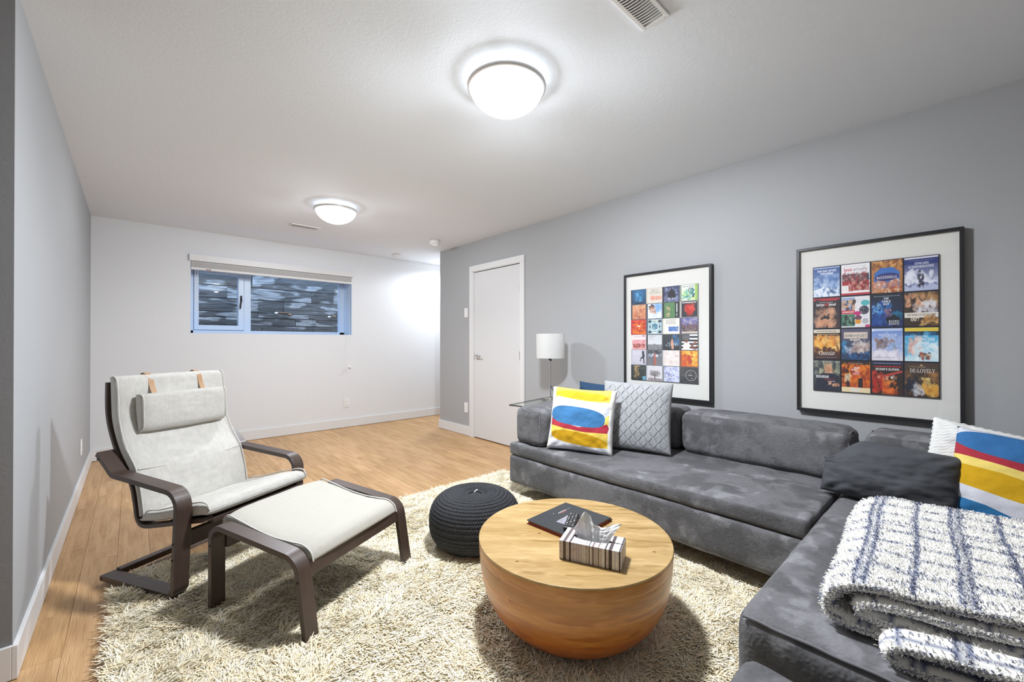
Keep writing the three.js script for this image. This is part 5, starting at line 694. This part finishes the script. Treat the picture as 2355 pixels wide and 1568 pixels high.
const albumTiles = [
  ['#2b3440', (a) => { a.fill('#174f86', '#0f2c52'); a.ray('#6fb2dc', 46, 50, 38, 18); a.mottle(['#4fb0dc', '#2f8cc4', '#8fd2ee'], 34, 28, 18, 44, 60, 9, 0.5); a.rect('#10203a', 30, 92, 50, 6); }],
  ['#d6d0c2', (a) => { a.fill('#ddd8cd'); a.text('NELLY', '#8f8a80', 50, 13, 21, 'sans-serif', '', 84); a.text('FURTADO', '#8f8a80', 50, 31, 19, 'sans-serif', '', 88); a.mottle(['#e6a08c', '#e8b7a2', '#d98672'], 44, 22, 56, 74, 24, 11, 0.4); }],
  ['#2f3040', (a) => { a.fill('#3d4468', '#5a6488'); a.mottle(['#8f9cc4', '#2a2e48', '#b7c2dc'], 50, 0, 4, 100, 94, 12, 0.4); a.poly('#26242e', [[22, 78], [28, 36], [50, 12], [74, 36], [80, 78]]); a.mottle(['#c3c6da', '#e3e6f2'], 24, 14, 74, 66, 12, 5, 0.6); }],
  ['#8d9a90', (a) => { a.fill('#e6ebe2'); a.lines('#9a9e98', 1, 8, 4, 74, 14, 6); a.mottle(['#6fc0a8', '#a8d8a4', '#cfe88a', '#3f7a86'], 70, 4, 28, 70, 66, 9, 0.55); a.mottle(['#2f4a58', '#58a8b0'], 26, 44, 24, 34, 56, 8, 0.55); a.rect('#b7d670', 84, 0, 16, 100); a.rect('#7fb24e', 89, 0, 3, 100); a.rect('#7fb24e', 95, 0, 3, 100); }],
  ['#3f4048', (a) => { a.fill('#dcb08a', '#cf7f5a'); a.mottle(['#e6c4a0', '#d08a62', '#c56f50'], 60, 0, 0, 100, 100, 14, 0.35); a.mottle(['#9a5a4c', '#b87464'], 26, 26, 34, 44, 60, 9, 0.45); a.lines('#8a5240', 1, 14, 6, 70, 6, 2); }],
  ['#4a4c5e', (a) => { a.fill('#c3d6ec'); a.rect('#e9edf3', 0, 0, 30, 100); a.mottle(['#6fa2d8', '#8fb8e4'], 34, 56, 2, 44, 50, 12, 0.5); a.mottle(['#2a2428', '#3a2c2c'], 18, 10, 6, 36, 26, 8, 0.7); a.mottle(skin.concat(['#b06a50']), 40, 16, 22, 40, 46, 8, 0.5); a.mottle(['#eef1f6', '#d6dfec'], 40, 4, 68, 92, 30, 12, 0.6); }],
  ['#2f3634', (a) => { a.fill('#5e8a5c'); a.rect('#2e3334', 72, 0, 28, 100); a.mottle(['#577f55', '#6a9668'], 30, 0, 0, 70, 100, 14, 0.35); a.mottle(['#e7b898', '#dfa685'], 34, 16, 28, 22, 66, 6, 0.5); a.rect('#e9ebea', 82, 8, 6, 56); a.rect('#b9bcbb', 82, 70, 5, 22); }],
  ['#b9b6ae', (a) => { a.fill('#30343c'); a.rect('#d9d9d8', 4, 6, 8, 5); a.lines('#e9e8e6', 1, 4, 3, 90, 10, 6); a.mottle(['#d8382f', '#b9241f', '#ee5a48'], 90, 22, 20, 58, 44, 10, 0.5); a.mottle(['#d8382f', '#a82420'], 40, 34, 56, 34, 30, 8, 0.5); }],
  ['#b5283a', (a) => { a.fill('#d23a30', '#e06a2c'); a.mottle(['#e8842f', '#b02a2a', '#f0a23c', '#8a2430'], 90, 0, 10, 100, 88, 11, 0.45); a.rect('#f3e6e0', 34, 40, 26, 7); a.lines('#f0b8ac', 1, 18, 4, 36, 6, 2); }],
  ['#46586a', (a) => { a.fill('#a9c4cc'); a.poly('#33505e', [[50, 16], [92, 50], [50, 84], [8, 50]]); a.oval('#dfe9ec', 50, 50, 29, 29); a.oval('#5c8ea4', 50, 50, 23, 23); a.mottle(['#c9dde4', '#3f6a80'], 26, 32, 32, 36, 36, 5, 0.6); for (const [x, y] of [[14, 14], [86, 14], [14, 86], [86, 86]]) a.oval('#37444c', x, y, 11, 9); a.mottle(['#e6e2c8', '#d9d4b4'], 12, 32, 2, 36, 12, 5, 0.7); a.rect('#e6edee', 36, 88, 28, 8); }],
  ['#d9d6cc', (a) => { a.fill('#e7e5de'); a.lines('#a5a198', 3, 12, 4, 66, 34, 5); a.rect('#5f86c8', 30, 54, 64, 30); a.mottle(['#3f64b0', '#b6c6e0', '#7f8fa8'], 30, 30, 54, 64, 30, 7, 0.55); }],
  ['#5a5470', (a) => { a.fill('#5a5fa8', '#8a7468'); a.mottle(['#6c6cb8', '#8f86b4', '#d9cfc4'], 50, 0, 0, 100, 40, 12, 0.4); for (let i = 0; i < 16; i++) a.rect(i % 3 ? '#7d5f66' : '#5f4a58', i * 6.3, 34 + (i * 37 % 17), 5, 40); a.mottle(['#5a4a4e', '#3f3640', '#c7b3a4'], 70, 0, 60, 100, 26, 8, 0.5); a.rect('#c9bfb4', 0, 88, 100, 12); }],
  ['#e0dad8', (a) => { a.fill('#e8e1e2'); a.lines('#a5797e', 1, 8, 8, 56, 10, 3); a.rect('#c2697a', 74, 3, 20, 8); a.rect('#e0a2a6', 0, 32, 100, 68); a.mottle(['#8a4038', '#b25c4c', '#6e3430'], 60, 2, 58, 96, 30, 7, 0.55); a.mottle(['#ecc0c2', '#d98a92'], 24, 0, 34, 100, 24, 9, 0.4); }],
  ['#3c3f44', (a) => { a.fill('#cfd3d6', '#dfe2e4'); a.mottle(['#b7bcc0', '#a3a8ac'], 16, 10, 4, 40, 28, 7, 0.4); a.poly('#85888a', [[0, 66], [30, 66], [46, 60], [60, 66], [100, 66], [100, 100], [0, 100]]); a.mottle(['#6f7274', '#98999a'], 40, 0, 68, 100, 32, 9, 0.5); }],
  ['#34383e', (a) => { a.fill('#3c424a', '#30353a'); a.mottle(['#3f6690', '#52789f'], 30, 60, 4, 40, 60, 12, 0.5); a.mottle(['#c6d2e0', '#8fa4bc', '#e6eef4'], 30, 12, 54, 80, 24, 6, 0.55); a.poly('#dba88e', [[50, 96], [44, 50], [54, 22], [62, 54], [64, 96]]); }],
  ['#44464a', (a) => { for (let i = 0; i < 9; i++) a.rect(i % 2 ? '#2a2c32' : '#e4e5e8', 0, i * 11.2, 100, 11.3); a.rect('#23252c', 0, 0, 50, 36); for (let i = 0; i < 6; i++) for (let j = 0; j < 5; j++) a.oval('#dfe0e4', 5 + i * 8 + (j % 2) * 4, 4 + j * 7, 2, 2); a.mottle(['#7a4a40', '#8f5a4a'], 26, 62, 36, 32, 60, 8, 0.6); a.poly('#e8e4de', [[8, 100], [12, 62], [24, 52], [44, 52], [52, 64], [50, 100]]); a.oval('#8a5648', 30, 44, 9, 10); }],
  ['#bfbfc8', (a) => { a.fill('#d2d0da', '#c9c7d2'); a.rect('#b6b4c0', 0, 42, 62, 1.5); a.poly('#3a3a48', [[72, 6], [86, 4], [92, 40], [88, 56], [92, 92], [84, 94], [80, 58], [66, 58], [62, 78], [56, 78], [62, 50], [74, 44]]); a.lines('#7a7884', 1, 4, 86, 22, 4, 1.4); }],
  ['#6e7078', (a) => { a.fill('#6d6f78', '#7e7f84'); a.mottle(['#4a4c54', '#33353c'], 30, 0, 2, 100, 20, 10, 0.6); a.mottle(['#c2d2e4', '#a9bcd2'], 16, 0, 18, 100, 24, 9, 0.5); a.poly('#b2665a', [[42, 100], [44, 20], [56, 20], [60, 100]]); a.mottle(['#e0e6ec'], 10, 30, 22, 40, 18, 6, 0.6); }],
  ['#d3ccc8', (a) => { a.fill('#e6ded9', '#e9e2de'); a.mottle(['#ded3ce', '#efe9e5'], 50, 0, 0, 100, 100, 18, 0.4); a.oval('#b79c98', 18, 24, 9, 2.6, 0.1); a.oval('#b79c98', 82, 34, 9, 2.6, 0.15); a.mottle(['#d2b8b0'], 8, 38, 68, 30, 10, 5, 0.5); }],
  ['#93503a', (a) => { a.fill('#e9a838', '#d9622a'); a.mottle(['#f4e27a', '#e8d668', '#f0b83e'], 60, 30, 0, 70, 100, 12, 0.5); a.mottle(['#c8482a', '#de6a2c', '#a8382a'], 60, 0, 30, 62, 70, 12, 0.5); a.mottle(['#c8542a'], 12, 54, 4, 16, 40, 6, 0.6); }],
  ['#2c3232', (a) => { a.fill('#3f4846', '#2c3534'); a.mottle(['#e0b070', '#efcf98', '#b0783c'], 50, 14, 2, 34, 90, 7, 0.55); a.mottle(['#1f2626', '#4a5452'], 20, 46, 30, 54, 60, 10, 0.5); a.rect('#6fa8c4', 76, 74, 24, 26); a.lines('#b9b4ac', 1, 60, 16, 34, 5, 1.4); }],
  ['#c9c9d0', (a) => { a.fill('#dad8dc'); a.mottle(['#8a8688', '#a5a1a2', '#6a6668'], 60, 16, 34, 68, 34, 8, 0.55); a.rect('#5c5052', 46, 62, 7, 24); a.rect('#9a8f90', 0, 84, 100, 16); a.mottle(['#7a5f60', '#b7adac'], 20, 0, 82, 100, 16, 7, 0.5); }],
  ['#8a8f94', (a) => { a.fill('#d6d9ea'); a.mottle(['#9aa4d4', '#b7c0e2', '#7a84bc', '#eceef6'], 120, 0, 0, 100, 100, 8, 0.5); a.mottle(['#6a72a8'], 26, 20, 44, 46, 50, 6, 0.45); }],
  ['#4a4b4c', (a) => { a.fill('#47484a'); a.poly('#55565a', [[0, 0], [20, 40], [0, 100]]); a.ring('#d6d7d8', 58, 50, 33, 2); a.rect('#c9c9c9', 42, 47, 24, 4); a.rect('#b9b9b9', 60, 68, 10, 4); a.mottle(['#8a6460'], 8, 44, 26, 24, 12, 5, 0.5); a.lines('#77787a', 1, 10, 92, 70, 4, 1); }],
];
function picture(name, label, zL, zR, y0, y1, pz0, pz1, py0, py1, cols, rows, tex, edgeCol) {
  const t = thing(name, label, 'picture', [XR, 0, (zL + zR) / 2], 0), z = (q) => q - t.position.z, D = 0.040, F = 0.0165;
  const black = std({ color: new THREE.Color().setRGB(0.014, 0.014, 0.017), roughness: 0.38 });
  for (const g of [bx(-D, -0.001, y1 - F, y1, z(zL), z(zR), 0.001), bx(-D, -0.001, y0, y0 + F, z(zL), z(zR), 0.001), bx(-D, -0.001, y0 + F, y1 - F, z(zL), z(zL) + F, 0.001), bx(-D, -0.001, y0 + F, y1 - F, z(zR) - F, z(zR), 0.001)]) part('frame_rail', g, black, t);
  part('mat', bx(-0.024, -0.019, y0 + 0.008, y1 - 0.008, z(zL) + 0.008, z(zR) - 0.008), std({ color: new THREE.Color().setRGB(0.78, 0.775, 0.735), roughness: 0.9 }), t);
  part('print_backing', bx(-0.0315, -0.0242, py0, py1, z(pz0), z(pz1)), std({ color: css(edgeCol), roughness: 0.5 }), t);
  const cw = (pz1 - pz0) / cols, ch = (py1 - py0) / rows, gap = cols === 4 && rows === 4 ? 0.0022 : 0.0016, m = std({ map: tex, roughness: 0.5 });
  for (let r = 0; r < rows; r++) for (let c = 0; c < cols; c++) {
    const a = z(pz0) + c * cw + gap, b = z(pz0) + (c + 1) * cw - gap, lo = py1 - (r + 1) * ch + gap, hi = py1 - r * ch - gap, g = new THREE.BoxGeometry(0.0024, hi - lo, b - a); const uv = g.attributes.uv, n = g.attributes.normal, p = g.attributes.position;
    for (let i = 0; i < uv.count; i++) { const s = (p.getZ(i) / (b - a) + 0.5), q = (p.getY(i) / (hi - lo) + 0.5), e = 0.004; uv.setXY(i, (c + lerp(e, 1 - e, s)) / cols, 1 - (r + 1 - lerp(e, 1 - e, q)) / rows); }
    part('print', place(g, -0.0328, (lo + hi) / 2, (a + b) / 2), m, t);
  }
  part('glazing', bx(-0.0385, -0.0372, y0 + F - 0.002, y1 - F + 0.002, z(zL) + F - 0.002, z(zR) - F + 0.002), M.pane, t);
  return t;
}
const filmAtlas = canvasTex(1600, 2000, (c, W, Hh) => { c.fillStyle = '#1c2238'; c.fillRect(0, 0, W, Hh); filmTiles.forEach((f, i) => paintTile(c, (i % 4) * W / 4 + 6, Math.floor(i / 4) * Hh / 4 + 8, W / 4 - 12, Hh / 4 - 16, 200 + i, f)); });
const albumAtlas = canvasTex(1120, 1500, (c, W, Hh) => { albumTiles.forEach(([spine, f], i) => { const x = (i % 4) * W / 4, y = Math.floor(i / 4) * Hh / 6, w = W / 4, h = Hh / 6; c.fillStyle = spine; c.fillRect(x, y, w, h); paintTile(c, x + w * 0.10, y + h * 0.02, w * 0.88, h * 0.96, 300 + i, f); }); });
picture('film_picture', 'large black-framed picture of sixteen film covers above the sofa, on the right', -0.7265, -0.0165, 0.7385, 1.7365, -0.643, -0.104, 0.867, 1.613, 4, 4, filmAtlas, '#14182a');
picture('album_picture', 'smaller-looking black-framed picture of twenty-four album covers, beside the lamp', -1.962, -1.2435, 0.7215, 1.7245, -1.898, -1.340, 0.852, 1.593, 4, 6, albumAtlas, '#9a9a98');

renderer.render(scene, camera);
